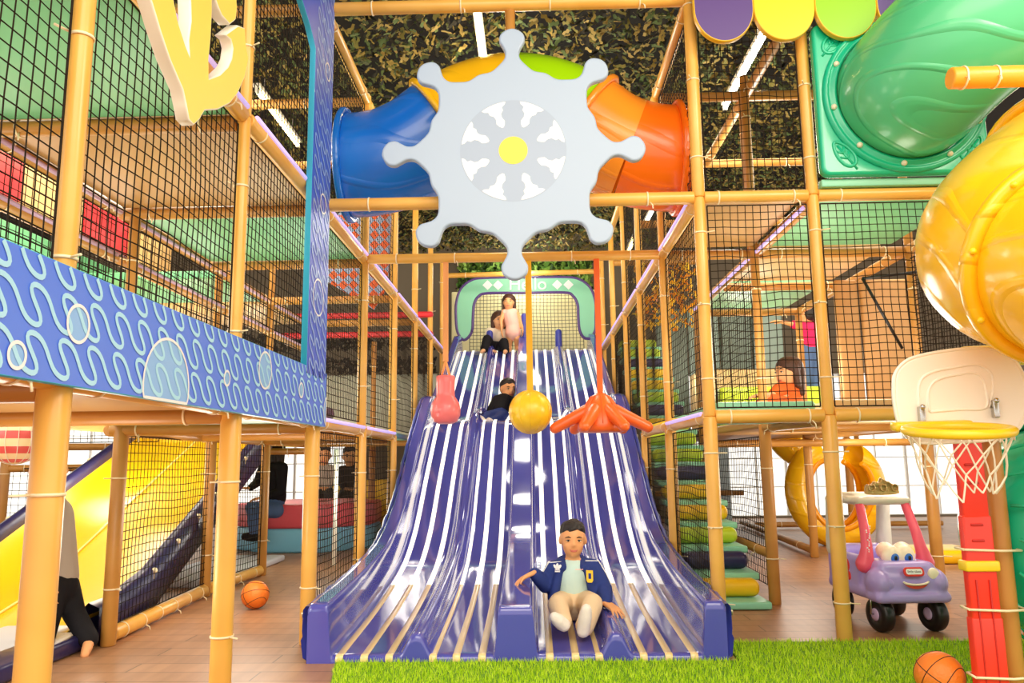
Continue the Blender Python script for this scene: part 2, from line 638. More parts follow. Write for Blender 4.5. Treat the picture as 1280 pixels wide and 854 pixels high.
def smooth_poly(pts, n=6, closed=True):
    """Catmull-Rom through 2-D points"""
    out = []
    L = len(pts)
    rng = range(L) if closed else range(L - 1)
    for i in rng:
        if closed:
            p0, p1, p2, p3 = (V(pts[(i + k - 1) % L]) for k in range(4))
        else:
            p0, p1, p2, p3 = V(pts[max(i - 1, 0)]), V(pts[i]), V(pts[i + 1]), V(pts[min(i + 2, L - 1)])
        for k in range(n):
            t = k / n
            out.append(0.5 * ((2 * p1) + (p2 - p0) * t + (2 * p0 - 5 * p1 + 4 * p2 - p3) * t * t + (3 * p1 - p0 - 3 * p2 + p3) * t ** 3))
    if not closed:
        out.append(V(pts[-1]))
    return out


def rrect(w_, h_, r, n=6, cx=0, cy=0):
    out = []
    for sx, sy, a0 in ((1, -1, -PI / 2), (1, 1, 0), (-1, 1, PI / 2), (-1, -1, PI)):
        for k in range(n + 1):
            a = a0 + PI / 2 * k / n
            out.append(V((cx + sx * (w_ / 2 - r) + r * math.cos(a), cy + sy * (h_ / 2 - r) + r * math.sin(a))))
    return out


def circ(cx, cy, r, n=28, ry=None):
    return [V((cx + r * math.cos(2 * PI * k / n), cy + (ry or r) * math.sin(2 * PI * k / n))) for k in range(n)]


def text_mesh(s, size, depth=0.0):
    cu = bpy.data.curves.new('lettering', 'FONT')
    cu.body = s
    cu.size = size
    cu.extrude = depth
    cu.align_x = 'CENTER'
    cu.align_y = 'CENTER'
    o = bpy.data.objects.new('lettering', cu)
    COL.objects.link(o)
    bpy.context.view_layer.update()
    me = bpy.data.meshes.new_from_object(o.evaluated_get(bpy.context.evaluated_depsgraph_get()))
    vs = [v.co.copy() for v in me.vertices]
    fs = [tuple(p.vertices) for p in me.polygons]
    bpy.data.objects.remove(o)
    bpy.data.curves.remove(cu)
    bpy.data.meshes.remove(me)
    return vs, fs


# ------------------------------------------------------------------ organic bodies: tapered limbs fused into one skin


def cap(mb, a, ra, b, rb, n=12):
    a, b = V(a), V(b)
    if (b - a).length < 1e-5:
        b = a + V((0, 0, 1e-3))
    d = (b - a).normalized()
    pts, rad = [], []
    for k in range(5):
        an = PI / 2 * k / 4
        pts.append(a - d * ra * math.cos(an))
        rad.append(max(ra * math.sin(an), 1e-4))
    for k in range(5):
        an = PI / 2 * k / 4
        pts.append(b + d * rb * math.sin(an))
        rad.append(max(rb * math.cos(an), 1e-4))
    mb.tube(pts, rad, n)


def fuse(mb, voxel, smooth=6, name='skin'):
    me = mb.mesh('tmp')
    o = bpy.data.objects.new('tmp', me)
    COL.objects.link(o)
    r = o.modifiers.new('r', 'REMESH')
    r.mode = 'VOXEL'
    r.voxel_size = voxel
    r.use_smooth_shade = True
    s = o.modifiers.new('s', 'SMOOTH')
    s.iterations = smooth
    s.factor = 0.5
    bpy.context.view_layer.update()
    out = bpy.data.meshes.new_from_object(o.evaluated_get(bpy.context.evaluated_depsgraph_get()))
    bpy.data.objects.remove(o)
    bpy.data.meshes.remove(me)
    res = MB()
    res.add([v.co.copy() for v in out.vertices], [tuple(p.vertices) for p in out.polygons])
    bpy.data.meshes.remove(out)
    return res


def merge(a, b):
    a.add(b.v, b.f)
    return a

# ------------------------------------------------------------------ the room
LX, RX, RX1, RX2, L1X = -1.24, 0.985, 1.64, 2.62, -2.42
GY = [0.8, 1.976, 3.17, 4.36, 5.6, 6.85, 8.1, 9.35, 10.6]
Z1, Z2, Z3 = 1.2, 2.47, 3.72
F0 = GY[3]

b = MB()
b.box((-12, -3, -0.1), (12, 13.2, 0))
struct(b.build('floor', FLOORM))
b = MB()
b.box((-12, 2.2, 4.85), (12, 13.2, 4.95))
struct(b.build('ceiling', DARKC))
# back wall in three solid pieces with glazed openings between them
b = MB()
b.box((-12, 13.0, 2.35), (12, 13.2, 4.85))
b.box((-12, 13.0, 0), (12, 13.2, 0.03))
b.box((-3.0, 13.0, 0.03), (2.2, 13.2, 2.35))
struct(b.build('wall_back', PALEW))
b = MB()
b.box((-12.1, 2.2, 2.35), (-12, 13.2, 4.85))
struct(b.build('wall_left', PALEW))
b = MB()
b.box((12, 2.2, 2.35), (12.1, 13.2, 4.85))
struct(b.build('wall_right', PALEW))


def window(n, x0, x1, z0, z1, Y, dx):
    t = bpy.data.objects.new('window_%d' % n, None)
    COL.objects.link(t)
    t.location = ((x0 + x1) / 2, Y, z0)
    POS[t.name] = V(t.location)
    t['kind'] = 'structure'
    m = MB()
    k = max(1, round((x1 - x0) / dx))
    for i in range(k + 1):
        x = x0 + (x1 - x0) * i / k
        wd = 0.018 if i % 4 == 0 else 0.008
        m.box((x - wd, Y - 0.03, z0), (x + wd, Y + 0.03, z1))
    kz = max(1, round((z1 - z0) / dx))
    for i in range(kz + 1):
        z = z0 + (z1 - z0) * i / kz
        m.box((x0, Y - 0.025, z - 0.008), (x1, Y + 0.025, z + 0.008))
    m.build('window_frame', FRAMEW, t)
    g = MB()
    g.box((x0, Y - 0.004, z0), (x1, Y + 0.004, z1))
    g.build('window_pane', GLASS, t)


window(1, -12, -3.0, 0.03, 2.35, 13.08, 0.5)
window(2, 2.2, 12, 0.03, 2.35, 13.08, 0.5)

# artificial turf in front of the slide: base mat plus blades
b = MB()
tp = [(-0.72, 2.6), (3.4, 2.6), (3.4, 4.33), (0.98, 4.33), (0.98, 3.95), (-0.98, 3.95)]
b.prism([V(p) for p in tp], 0.008, Matrix.Translation((0, 0, 0.001)))
struct(b.build('turf_mat', TURFB))


def in_turf(x, y):
    if y > 4.33 or y < 2.9 or x > 3.4:
        return False
    if y > 3.95 and x < 0.98:
        return False
    return x > -0.72 - (y - 2.6) * 0.193


b = MB()
rg = random.Random(3)
cnt = 0
while cnt < 46000:
    x, y = rg.uniform(-1.0, 3.2), rg.uniform(2.95, 4.36)
    if not in_turf(x, y - rg.uniform(-0.02, 0.02)):
        continue
    cnt += 1
    a, h, ln = rg.uniform(0, 2 * PI), rg.uniform(0.016, 0.030), rg.uniform(0.0, 0.016)
    wx, wy = math.cos(a) * 0.0022, math.sin(a) * 0.0022
    a2 = rg.uniform(0, 2 * PI)
    lx, ly = math.cos(a2) * ln, math.sin(a2) * ln
    b.add([(x - wx, y - wy, 0.008), (x + wx, y + wy, 0.008), (x + lx, y + ly, 0.008 + h)], [(0, 1, 2)], False)
tag(b.build('turf_grass', TURF), 'bright green artificial turf in front of the slide', 'grass', kind='stuff')

# camouflage netting hung under the dark ceiling
b = MB()
rg = random.Random(5)


def flake(x, y, z, s, tilt):
    a = rg.uniform(0, 2 * PI)
    R_ = Euler((rg.uniform(-tilt, tilt), rg.uniform(-tilt, tilt), a)).to_matrix()
    sh = [(-1, -0.25), (-0.3, -0.55), (0.2, -0.2), (0.9, -0.45), (1, 0.2), (0.25, 0.5), (-0.25, 0.25), (-0.9, 0.5)]
    b.add([V((x, y, z)) + R_ @ V((px * s * rg.uniform(0.7, 1.2), py * s * rg.uniform(0.6, 1.1), 0)) for px, py in sh], [tuple(range(8))], False)


for i in range(36000):
    x, y = rg.uniform(-3.6, 4.4), rg.uniform(3.6, 12.4)
    flake(x, y, 4.42 + 0.05 * math.sin(x * 2.1) * math.cos(y * 1.7) + rg.uniform(-0.05, 0.05), rg.uniform(0.026, 0.052), 0.95)
tag(b.build('camouflage_net', CAMO), 'leafy olive camouflage netting hung under the dark ceiling', 'camouflage net', kind='stuff')
b = MB()
rg = random.Random(6)
for i in range(1500):
    flake(rg.uniform(-1.2, 1.0), rg.uniform(12.52, 12.7), rg.uniform(3.76, 4.3), rg.uniform(0.05, 0.10), 1.5)
tag(b.build('camouflage_net', LEAFG), 'green leafy netting draped behind the arch above the slide top', 'camouflage net', kind='stuff')
b = MB()
for i in range(1300):
    x = rg.uniform(-4.2, -1.3)
    flake(x, rg.uniform(10.4, 10.5), rg.choice([rg.uniform(2.17, 2.36), rg.uniform(2.5, 2.72)]), rg.uniform(0.03, 0.06), 1.5)
tag(b.build('camouflage_net', mat('black_mesh_cloth', rgb(34, 30, 30), 0.8)), 'black leafy netting strips at the back of the left upper level', 'camouflage net', kind='stuff')


def lamp(x, y, z, ln, m, label):
    t = thing('tube_lamp', label, 'lamp', (x, y, z), 'ceiling tube lamps')
    h = MB()
    h.rbox((x - 0.035, y - ln / 2 - 0.02, z + 0.03), (x + 0.035, y + ln / 2 + 0.02, z + 0.07), 0.008)
    h.build('housing', WEDG, t)
    g = MB()
    g.tube([(x, y - ln / 2, z), (x, y + ln / 2, z)], 0.018, 10)
    g.build('tube', m, t)
    c = MB()
    for s in (-1, 1):
        c.rbox((x - 0.022, y + s * ln / 2 - 0.012, z - 0.022), (x + 0.022, y + s * ln / 2 + 0.012, z + 0.032), 0.004)
    c.build('socket', WEDG, t)
    for s in (-1, 1):
        c = MB()
        c.tube([(x, y + s * ln * 0.35, z + 0.065), (x, y + s * ln * 0.35, 4.85)], 0.005, 6)
        c.build('hanger_wire', STEEL, t)


lamp(-0.37, 5.75, 4.28, 1.15, TUBEW, 'warm glowing tube lamp under the netting, above the big ship wheel')
lamp(1.86, 6.3, 4.24, 1.3, TUBEC, 'white tube lamp above the coloured scallop boards')
lamp(1.62, 9.9, 4.2, 1.2, TUBEC, 'white tube lamp far back, seen right of the orange tube')
lamp(1.55, 11.6, 4.2, 0.9, TUBEW, 'small warm tube lamp farthest back on the right')
lamp(-2.7, 10.0, 4.2, 1.2, TUBEC, 'white tube lamp far back above the left frame')
lamp(-2.4, 7.0, 4.24, 1.2, TUBEW, 'warm tube lamp over the left upper level')

# ------------------------------------------------------------------ the padded frame


def tie_ring(axis, c, r, tail):
    m = MB()
    z = V(axis).normalized()
    x = V((0, 0, 1)).cross(z) if abs(z.z) < 0.9 else V((1, 0, 0))
    x.normalize()
    M_ = frame(c, x, z.cross(x), z)
    m.lathe([(r + 0.0005, -0.004), (r + 0.004, -0.004), (r + 0.004, 0.004), (r + 0.0005, 0.004)], 18, M_, closed=True)
    if tail is not None:
        d = V(tail).normalized()
        p = V(c) + d * r
        m.tube([p, p + d * 0.03, p + d * 0.035 + V((0, 0, -0.02)) if abs(z.z) < .5 else p + d * 0.05], 0.0035, 6)
    return m


def ties(t, p0, p1, r, k, tails=((1, -0.4, 0),)):
    p0, p1 = V(p0), V(p1)
    ax = p1 - p0
    for i in range(k):
        f = (i + 0.5) / k if k > 1 else 0.5
        tie_ring(ax, p0.lerp(p1, f), r, tails[i % len(tails)]).build('cable_tie', TIE, t)


def post(x, y, label, group, segs=None, m=TAN, nt=2):
    segs = segs or [(0, Z1, 0.04), (Z1, Z2, 0.031), (Z2, Z3 + 0.05, 0.031)]
    t = thing('padded_post', label, 'post', (x, y, segs[0][0]), group)
    for z0, z1, r in segs:
        q = MB()
        q.pad((x, y, z0), (x, y, z1), r, 18)
        q.build('foam_sleeve', m, t)
        if nt:
            ties(t, (x, y, z0), (x, y, z1), r, nt, ((1, -0.6, 0), (-0.5, -1, 0)))
    return t


def beam(p0, p1, label, r=0.036, m=TAN, nt=2, trim=0.028, led_or_sheen=None, lm=None):
    p0, p1 = V(p0), V(p1)
    d = (p1 - p0).normalized()
    a, c = p0 + d * trim, p1 - d * trim
    q = MB()
    q.pad(a, c, r, 16)
    o = q.build('padded_beam', m)
    tag(o, label, 'beam', 'padded frame beams')
    dn = V((0.3, -0.5, -0.6)) if abs(d.y) < 0.5 else V((0.9 if p0.x < 0 else -0.9, 0, -0.5))
    for i in range(nt):
        tie_ring(d, a.lerp(c, (i + 0.5) / nt if nt > 2 else (0.14 + 0.72 * i)), r, dn if i % 2 else None).build('cable_tie', TIE, o)
    if led_or_sheen is not None:
        off = V(led_or_sheen).normalized() * (r + 0.004)
        g = MB()
        g.tube([a + off + d * 0.03, c + off - d * 0.03], 0.012, 8)
        g.build('light_or_sheen_strip', lm or LILED, o)
    return o


ORD = ['first', 'second', 'third', 'fourth', 'fifth', 'sixth', 'seventh', 'eighth', 'ninth']
GP = 'tan padded posts of the frame'
UPL = [(0, Z1, 0.042), (Z1, Z2, 0.029), (Z2, Z3 + 0.05, 0.029)]
post(LX, GY[1], 'nearest thick tan padded post, under the left end of the blue wave panel', GP, UPL)
post(LX, GY[2], 'tan padded post under the middle of the blue wave panel', GP, UPL)
post(LX, F0, 'tan padded post at the right end of the blue wave panel beside the slide', GP, UPL)
for i in range(4, 9):
    post(LX, GY[i], 'tan padded post along the left side of the slide, %s behind the wave panel corner' % ORD[i - 4], GP,
         [(0, Z1, 0.04), (Z1, Z2, 0.034), (Z2, Z3 + 0.05, 0.032)] if i < 6 else [(1.2, Z2, 0.034), (Z2, Z3 + 0.05, 0.032)])
post(RX, F0, 'tall tan padded post at the right front corner of the slide bay', GP, [(0, Z1, 0.038), (Z1, Z2, 0.034), (Z2, Z3 + 0.2, 0.036)], nt=3)
for i, y in enumerate((5.62, 6.86, 7.95, 9.2, 10.5)):
    post(RX, y, 'tan padded post along the right side of the slide, %s behind the front corner' % ORD[i], GP,
         [(0, Z1, 0.04), (Z1, Z2, 0.034), (Z2, Z3 + 0.05, 0.032)] if i < 2 else [(1.2, Z2, 0.034), (Z2, Z3 + 0.05, 0.032)])
post(RX1, F0, 'tan padded post in front of the lavender toy car, left of the green tube panel', GP, [(0, Z1, 0.041), (Z1, Z2, 0.033), (Z2, Z3 + 0.1, 0.034)], nt=3)
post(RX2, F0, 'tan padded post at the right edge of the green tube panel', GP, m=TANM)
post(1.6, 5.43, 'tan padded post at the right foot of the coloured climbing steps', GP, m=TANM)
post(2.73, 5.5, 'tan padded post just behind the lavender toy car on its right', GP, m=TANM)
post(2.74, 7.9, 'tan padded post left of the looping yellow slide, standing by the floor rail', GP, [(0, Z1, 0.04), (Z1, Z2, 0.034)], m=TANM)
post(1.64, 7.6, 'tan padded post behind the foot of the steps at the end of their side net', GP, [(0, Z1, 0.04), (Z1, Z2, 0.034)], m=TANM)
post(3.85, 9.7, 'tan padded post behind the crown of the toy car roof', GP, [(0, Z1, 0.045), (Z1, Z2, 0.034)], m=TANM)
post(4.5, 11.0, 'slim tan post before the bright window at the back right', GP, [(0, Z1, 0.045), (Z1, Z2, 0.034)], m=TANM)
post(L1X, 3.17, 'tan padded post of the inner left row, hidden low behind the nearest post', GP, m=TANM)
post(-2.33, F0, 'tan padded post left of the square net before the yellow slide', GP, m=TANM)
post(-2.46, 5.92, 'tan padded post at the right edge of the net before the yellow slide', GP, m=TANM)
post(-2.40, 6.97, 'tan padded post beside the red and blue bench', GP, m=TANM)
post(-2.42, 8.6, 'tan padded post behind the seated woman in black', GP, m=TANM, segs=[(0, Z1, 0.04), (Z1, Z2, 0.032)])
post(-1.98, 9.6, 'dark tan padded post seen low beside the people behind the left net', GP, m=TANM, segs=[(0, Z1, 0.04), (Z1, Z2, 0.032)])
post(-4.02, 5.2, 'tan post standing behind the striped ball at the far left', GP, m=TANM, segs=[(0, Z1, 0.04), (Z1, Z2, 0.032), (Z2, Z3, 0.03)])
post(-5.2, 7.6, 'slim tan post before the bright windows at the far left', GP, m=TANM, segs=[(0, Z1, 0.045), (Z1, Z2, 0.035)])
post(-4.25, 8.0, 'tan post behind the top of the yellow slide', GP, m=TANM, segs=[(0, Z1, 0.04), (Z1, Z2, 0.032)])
q = MB()
q.pad((-1.92, 7.6, 0.0), (-1.92, 7.6, 1.1), 0.022, 10)
tag(q.build('white_pole', WEDG), 'thin white pole just left of the post at the wave panel corner', 'pole')

# beams beside the slide, lilac light strips on the upper pair
bay = ['nearest the camera', 'over the near wave panel half', 'over the far wave panel half', 'first bay behind the front corner',
       'second bay behind the front corner', 'third bay behind the front corner', 'fourth bay behind the front corner', 'fifth bay behind the front corner']
for i in range(8):
    y0, y1 = GY[i], GY[i + 1]
    beam((LX, y0, Z2), (LX, y1, Z2), 'left tan rail at upper slide level, ' + bay[i], led_or_sheen=(0.8, 0, 0.5) if i >= 1 else None)
    if i < 5:
        beam((LX, y0, Z1), (LX, y1, Z1), 'left tan rail at lower deck height, ' + bay[i], led_or_sheen=(0.9, 0, 0.5) if i in (3, 4) else None)
    if 0 < i < 6:
        beam((LX, y0, Z3), (LX, y1, Z3), 'left tan rail near the ceiling, ' + bay[i])
RY = [F0, 5.62, 6.86, 7.95, 9.2, 10.5]
for i in range(5):
    y0, y1 = RY[i], RY[i + 1]
    beam((RX, y0, Z2), (RX, y1, Z2), 'right tan rail at upper slide level, ' + bay[i + 3], led_or_sheen=(-0.8, 0, 0.5))
    if i < 2:
        beam((RX, y0, Z1), (RX, y1, Z1), 'right tan rail at lower deck height, ' + bay[i + 3], led_or_sheen=(-0.9, 0, 0.5) if i == 0 else None)
    if i < 4:
        beam((RX, y0, Z3), (RX, y1, Z3), 'right tan rail near the ceiling, ' + bay[i + 3])
beam((LX, F0, Z3), (RX, F0, Z3), 'tan padded beam across the very top of the picture above the ship wheel', r=0.04, nt=4)
beam((LX, F0, Z2), (RX, F0, Z2), 'tan padded beam crossing behind the ship wheel below the big tube', r=0.038, nt=4)
beam((LX, 5.6, Z2), (RX, 5.62, Z2), 'tan padded crossbeam that the three hanging toys hang from', r=0.036, nt=5)
beam((LX, 10.6, 3.55), (RX, 10.5, 3.55), 'tan padded crossbeam directly above the mint arch', r=0.036)
q = MB()
q.pad((-0.1, F0 + 0.012, Z3 - 0.02), (-0.1, F0 + 0.012, Z2 + 0.03), 0.03)
tag(q.build('wheel_hanger', TANM), 'short upright tan post behind the ship wheel', 'post')
# right front
beam((RX, F0, Z2), (RX1, F0, Z2), 'tan padded front beam at upper level, between the two right posts')
beam((RX1, F0, Z2), (RX2, F0, Z2), 'tan padded front beam just below the green tube panel')
beam((RX, F0, Z1), (RX1, F0, Z1), 'tan padded front beam at lower deck height, between the two right posts', r=0.038)
beam((RX1, F0, Z1), (RX2, F0, Z1), 'tan padded front beam at lower deck height, behind the basketball hoop', r=0.038)
beam((RX2, F0, Z1), (3.7, F0, Z1), 'tan padded front beam at lower deck height, right of the hoop', r=0.038)
beam((RX, F0, Z3 - 0.02), (RX1, F0, Z3 - 0.02), 'tan padded front beam behind the scallop boards')
beam((RX, 5.55, Z3 - 0.05), (RX2, 5.55, Z3 - 0.05), 'tan crossbeam near the ceiling behind the scallop boards', m=TANM)
beam((RX, 6.9, Z3 - 0.05), (RX2, 6.9, Z3 - 0.05), 'tan crossbeam near the ceiling, second row behind the scallop boards', m=TANM)
beam((RX, 6.9, 3.1), (RX2, 6.9, 3.1), 'tan crossbeam midway up the far net at the upper right', m=TANM)
beam((RX1, F0, Z3 - 0.05), (RX1, 5.55, Z3 - 0.05), 'slanting tan rail near the ceiling behind the yellow scallop', m=TANM)
beam((RX1, 5.55, Z3 - 0.05), (RX1, 6.9, Z3 - 0.05), 'tan rail near the ceiling farther behind the yellow scallop', m=TANM)
post(RX1 - 0.02, 5.55, 'upright tan post at the top right behind the far net', GP, [(Z2, Z3 - 0.05, 0.034)], m=TANM)
beam((RX1, F0, Z2 - 0.03), (RX1, 5.46, Z2 - 0.03), 'tan rail with lilac light under the upper deck, between brown and green panels', m=TANM, led_or_sheen=(-0.8, 0, -0.5))
beam((RX1, 5.46, Z2 - 0.03), (RX1, 7.6, Z2 - 0.03), 'tan rail with lilac light under the upper deck, farther back', m=TANM, led_or_sheen=(-0.8, 0, -0.5))
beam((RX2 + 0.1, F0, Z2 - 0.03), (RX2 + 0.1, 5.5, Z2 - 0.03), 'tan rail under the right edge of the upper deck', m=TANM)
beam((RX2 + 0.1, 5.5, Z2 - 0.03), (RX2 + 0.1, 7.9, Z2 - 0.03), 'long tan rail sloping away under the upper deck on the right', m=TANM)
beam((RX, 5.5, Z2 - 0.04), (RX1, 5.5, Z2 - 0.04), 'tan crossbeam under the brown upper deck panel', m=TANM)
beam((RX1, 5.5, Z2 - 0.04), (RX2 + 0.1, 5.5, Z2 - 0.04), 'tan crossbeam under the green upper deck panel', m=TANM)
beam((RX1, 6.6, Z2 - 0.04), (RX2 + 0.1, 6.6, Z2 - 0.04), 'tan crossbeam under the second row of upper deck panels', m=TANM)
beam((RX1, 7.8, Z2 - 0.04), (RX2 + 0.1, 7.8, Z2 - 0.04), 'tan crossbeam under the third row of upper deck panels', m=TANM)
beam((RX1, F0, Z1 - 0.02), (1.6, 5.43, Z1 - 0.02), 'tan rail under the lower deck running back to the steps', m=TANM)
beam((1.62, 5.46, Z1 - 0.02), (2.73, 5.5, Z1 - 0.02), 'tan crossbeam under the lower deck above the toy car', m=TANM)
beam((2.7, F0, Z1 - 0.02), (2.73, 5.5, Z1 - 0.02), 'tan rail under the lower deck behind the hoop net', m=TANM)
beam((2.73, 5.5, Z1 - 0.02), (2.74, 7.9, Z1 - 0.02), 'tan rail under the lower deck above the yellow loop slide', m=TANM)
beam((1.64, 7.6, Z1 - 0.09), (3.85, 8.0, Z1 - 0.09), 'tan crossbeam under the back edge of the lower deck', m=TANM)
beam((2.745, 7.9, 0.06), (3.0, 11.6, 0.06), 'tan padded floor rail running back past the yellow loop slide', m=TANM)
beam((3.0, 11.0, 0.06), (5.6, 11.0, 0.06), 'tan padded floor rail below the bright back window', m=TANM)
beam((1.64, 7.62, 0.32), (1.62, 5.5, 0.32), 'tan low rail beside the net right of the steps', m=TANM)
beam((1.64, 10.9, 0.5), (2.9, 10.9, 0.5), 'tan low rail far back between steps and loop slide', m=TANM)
# left side
for y, nm in ((GY[1], 'by the nearest post'), (GY[2], 'by the middle wave panel post'), (F0, 'by the wave panel corner')):
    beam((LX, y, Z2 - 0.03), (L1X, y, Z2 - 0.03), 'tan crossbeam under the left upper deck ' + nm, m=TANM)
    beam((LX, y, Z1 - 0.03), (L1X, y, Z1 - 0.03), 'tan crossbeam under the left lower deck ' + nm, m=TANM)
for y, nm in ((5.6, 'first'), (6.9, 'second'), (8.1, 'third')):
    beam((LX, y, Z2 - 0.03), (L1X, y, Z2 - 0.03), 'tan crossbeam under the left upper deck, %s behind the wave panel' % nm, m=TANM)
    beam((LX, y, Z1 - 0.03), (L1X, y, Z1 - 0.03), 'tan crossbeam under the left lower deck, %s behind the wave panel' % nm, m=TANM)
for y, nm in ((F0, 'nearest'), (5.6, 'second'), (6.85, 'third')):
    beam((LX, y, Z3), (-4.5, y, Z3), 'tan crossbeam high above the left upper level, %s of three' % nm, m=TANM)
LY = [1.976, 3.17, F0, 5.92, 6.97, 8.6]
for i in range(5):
    beam((L1X, LY[i], Z2 - 0.02), (L1X, LY[i + 1], Z2 - 0.02), 'tan inner rail, painted lilac sheen, under the left upper deck, %s bay from the front' % ORD[i], m=TANM, led_or_sheen=(0.8, 0, -0.4), lm=LISH)
    beam((L1X, LY[i], 2.16), (L1X, LY[i + 1], 2.16), 'tan inner guard rail of the left upper level, %s bay from the front' % ORD[i], m=TANM, led_or_sheen=(0.8, 0, 0.5), r=0.03, lm=LISH)
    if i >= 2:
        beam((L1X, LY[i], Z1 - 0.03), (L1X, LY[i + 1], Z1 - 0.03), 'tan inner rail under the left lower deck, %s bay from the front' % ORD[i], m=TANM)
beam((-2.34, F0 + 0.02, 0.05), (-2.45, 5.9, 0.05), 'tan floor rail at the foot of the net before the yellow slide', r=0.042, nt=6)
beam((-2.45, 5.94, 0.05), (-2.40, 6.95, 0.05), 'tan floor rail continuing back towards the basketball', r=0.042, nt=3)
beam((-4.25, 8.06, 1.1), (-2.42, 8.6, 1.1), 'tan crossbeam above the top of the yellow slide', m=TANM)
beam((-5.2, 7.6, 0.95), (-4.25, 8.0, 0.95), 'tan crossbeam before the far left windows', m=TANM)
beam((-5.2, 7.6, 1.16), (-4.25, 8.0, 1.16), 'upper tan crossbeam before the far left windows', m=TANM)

# ------------------------------------------------------------------ padded decks and boards


def slab(name, lo, hi, m, label, cat='deck', group='padded deck panels', r=0.02):
    q = MB()
    q.rbox(lo, hi, r)
    return tag(q.build(name, m), label, cat, group)


LD = [('green', GREENV, GY[0], GY[1], 'nearest the camera'), ('green', GREENV, GY[1], GY[2], 'between the nearest two wave panel posts'),
      ('brown', BROWNV, GY[2], F0, 'behind the anchor'), ('green', GREENV, F0, 5.6, 'first behind the wave panel corner')]
for nm, m, y0, y1, where in LD:
    slab('deck_panel', (L1X + 0.04, y0 + 0.035, Z2 - 0.01), (LX - 0.04, y1 - 0.035, Z2 + 0.05), m, '%s padded underside of the left upper deck, %s' % (nm, where))
    slab('deck_panel', (L1X + 0.04, y0 + 0.035, Z1 - 0.01), (LX - 0.045, y1 - 0.035, Z1 + 0.05), BROWNV if nm == 'green' else MINT, 'padded panel of the left lower deck, ' + where)
for y0, y1, where in ((5.6, 6.9, 'second behind the wave panel corner'), (6.9, 8.1, 'third behind the wave panel corner')):
    slab('deck_panel', (L1X + 0.04, y0 + 0.035, Z1 - 0.01), (LX - 0.045, y1 - 0.035, Z1 + 0.05), MINT, 'padded panel of the left lower deck, ' + where)
for i, (m, y0, y1, nm) in enumerate(((GREENV, 6.0, 7.0, 'first'), (SANDV, 7.0, 8.2, 'second'))):
    slab('deck_panel', (-3.7, y0 + 0.03, Z2 - 0.02), (L1X - 0.045, y1 - 0.03, Z2 + 0.05), m, 'outer padded panel of the far left upper deck, %s from the front' % nm)
rows = [(RX, RX1, F0, 5.46, BROWNV, 'brown', 'at the front between the two right posts'), (RX1, RX2, F0, 5.46, GREENV, 'green', 'at the front below the green tube panel'),
        (RX1, RX2, 5.54, 6.56, SANDV, 'sand coloured', 'second row from the front'), (RX1, RX2, 6.64, 7.76, MINT, 'mint', 'third row from the front')]
for x0, x1, y0, y1, m, nm, where in rows:
    slab('deck_panel', (x0 + 0.045, y0 + 0.04, Z2 - 0.01), (x1 - 0.045, y1 - 0.04, Z2 + 0.05), m, '%s underside of the right upper deck, %s' % (nm, where))
slab('deck_panel', (RX + 0.05, F0 + 0.05, Z1 - 0.01), (RX1 - 0.045, 5.2, Z1 + 0.085), MINT, 'mint edged deck pad above the lower front beam, between the two right posts')
slab('deck_panel', (RX1 + 0.045, F0 + 0.05, Z1 - 0.01), (RX2 - 0.05, 5.4, Z1 + 0.09), SANDV, 'sand coloured deck pad above the lower front beam, behind the hoop')
slab('deck_panel', (RX1 + 0.045, 5.54, Z1 - 0.01), (RX2 + 0.5, 10.35, Z1 + 0.06), BROWNV, 'brown deck pad behind the sand coloured one on the right')
slab('deck_panel', (-4.1, 8.1, Z1 - 0.04), (-2.5, 9.3, Z1 + 0.03), LIMEV, 'lime landing pad at the top of the yellow slide')
for i, (x0, x1, nm) in enumerate(((2.46, 2.64, 'left'), (2.66, 3.1, 'right'))):
    slab('wall_board', (x0, 6.2, Z1 + 0.06), (x1, 6.26, Z2 - 0.08), BROWNV, '%s tan padded board behind the net left of the backboard' % ('wide' if i else 'narrow'), 'board', 'tan boards on the right deck')

# ------------------------------------------------------------------ nets: every strand is real cord


def net(p0, u, v, label, cell=0.044, r=0.0024, m=NETB, sag=0.012, seg=6, name='safety_net', border=True):
    p0, u, v = V(p0), V(u), V(v)
    n = u.cross(v).normalized()
    un, vn = u.normalized(), v.normalized()
    rg_ = random.Random(int(abs(p0.x * 131 + p0.y * 17 + p0.z * 7) * 100))
    ph = [rg_.uniform(0, 6.3) for _ in range(4)]

    def P(a, c):
        e = math.sin(PI * a) * math.sin(PI * c)
        return p0 + u * a + v * c + n * (sag * e * math.sin(7 * a + ph[0]) * math.cos(5 * c + ph[1])) \
            + vn * (0.010 * e * math.sin(9 * a + ph[2])) + un * (0.008 * e * math.sin(8 * c + ph[3]))
    q = MB()
    nu, nv = max(2, round(u.length / cell)), max(2, round(v.length / cell))
    for i in range(nu + 1):
        rr = r * (1.7 if border and i in (0, nu) else 1)
        q.tube([P(i / nu, k / seg) for k in range(seg + 1)], rr, 4, caps=False)
    for j in range(nv + 1):
        rr = r * (1.7 if border and j in (0, nv) else 1)
        q.tube([P(k / seg, j / nv) for k in range(seg + 1)], rr, 4, caps=False)
    return tag(q.build(name, m), label, 'net', 'square mesh safety nets')


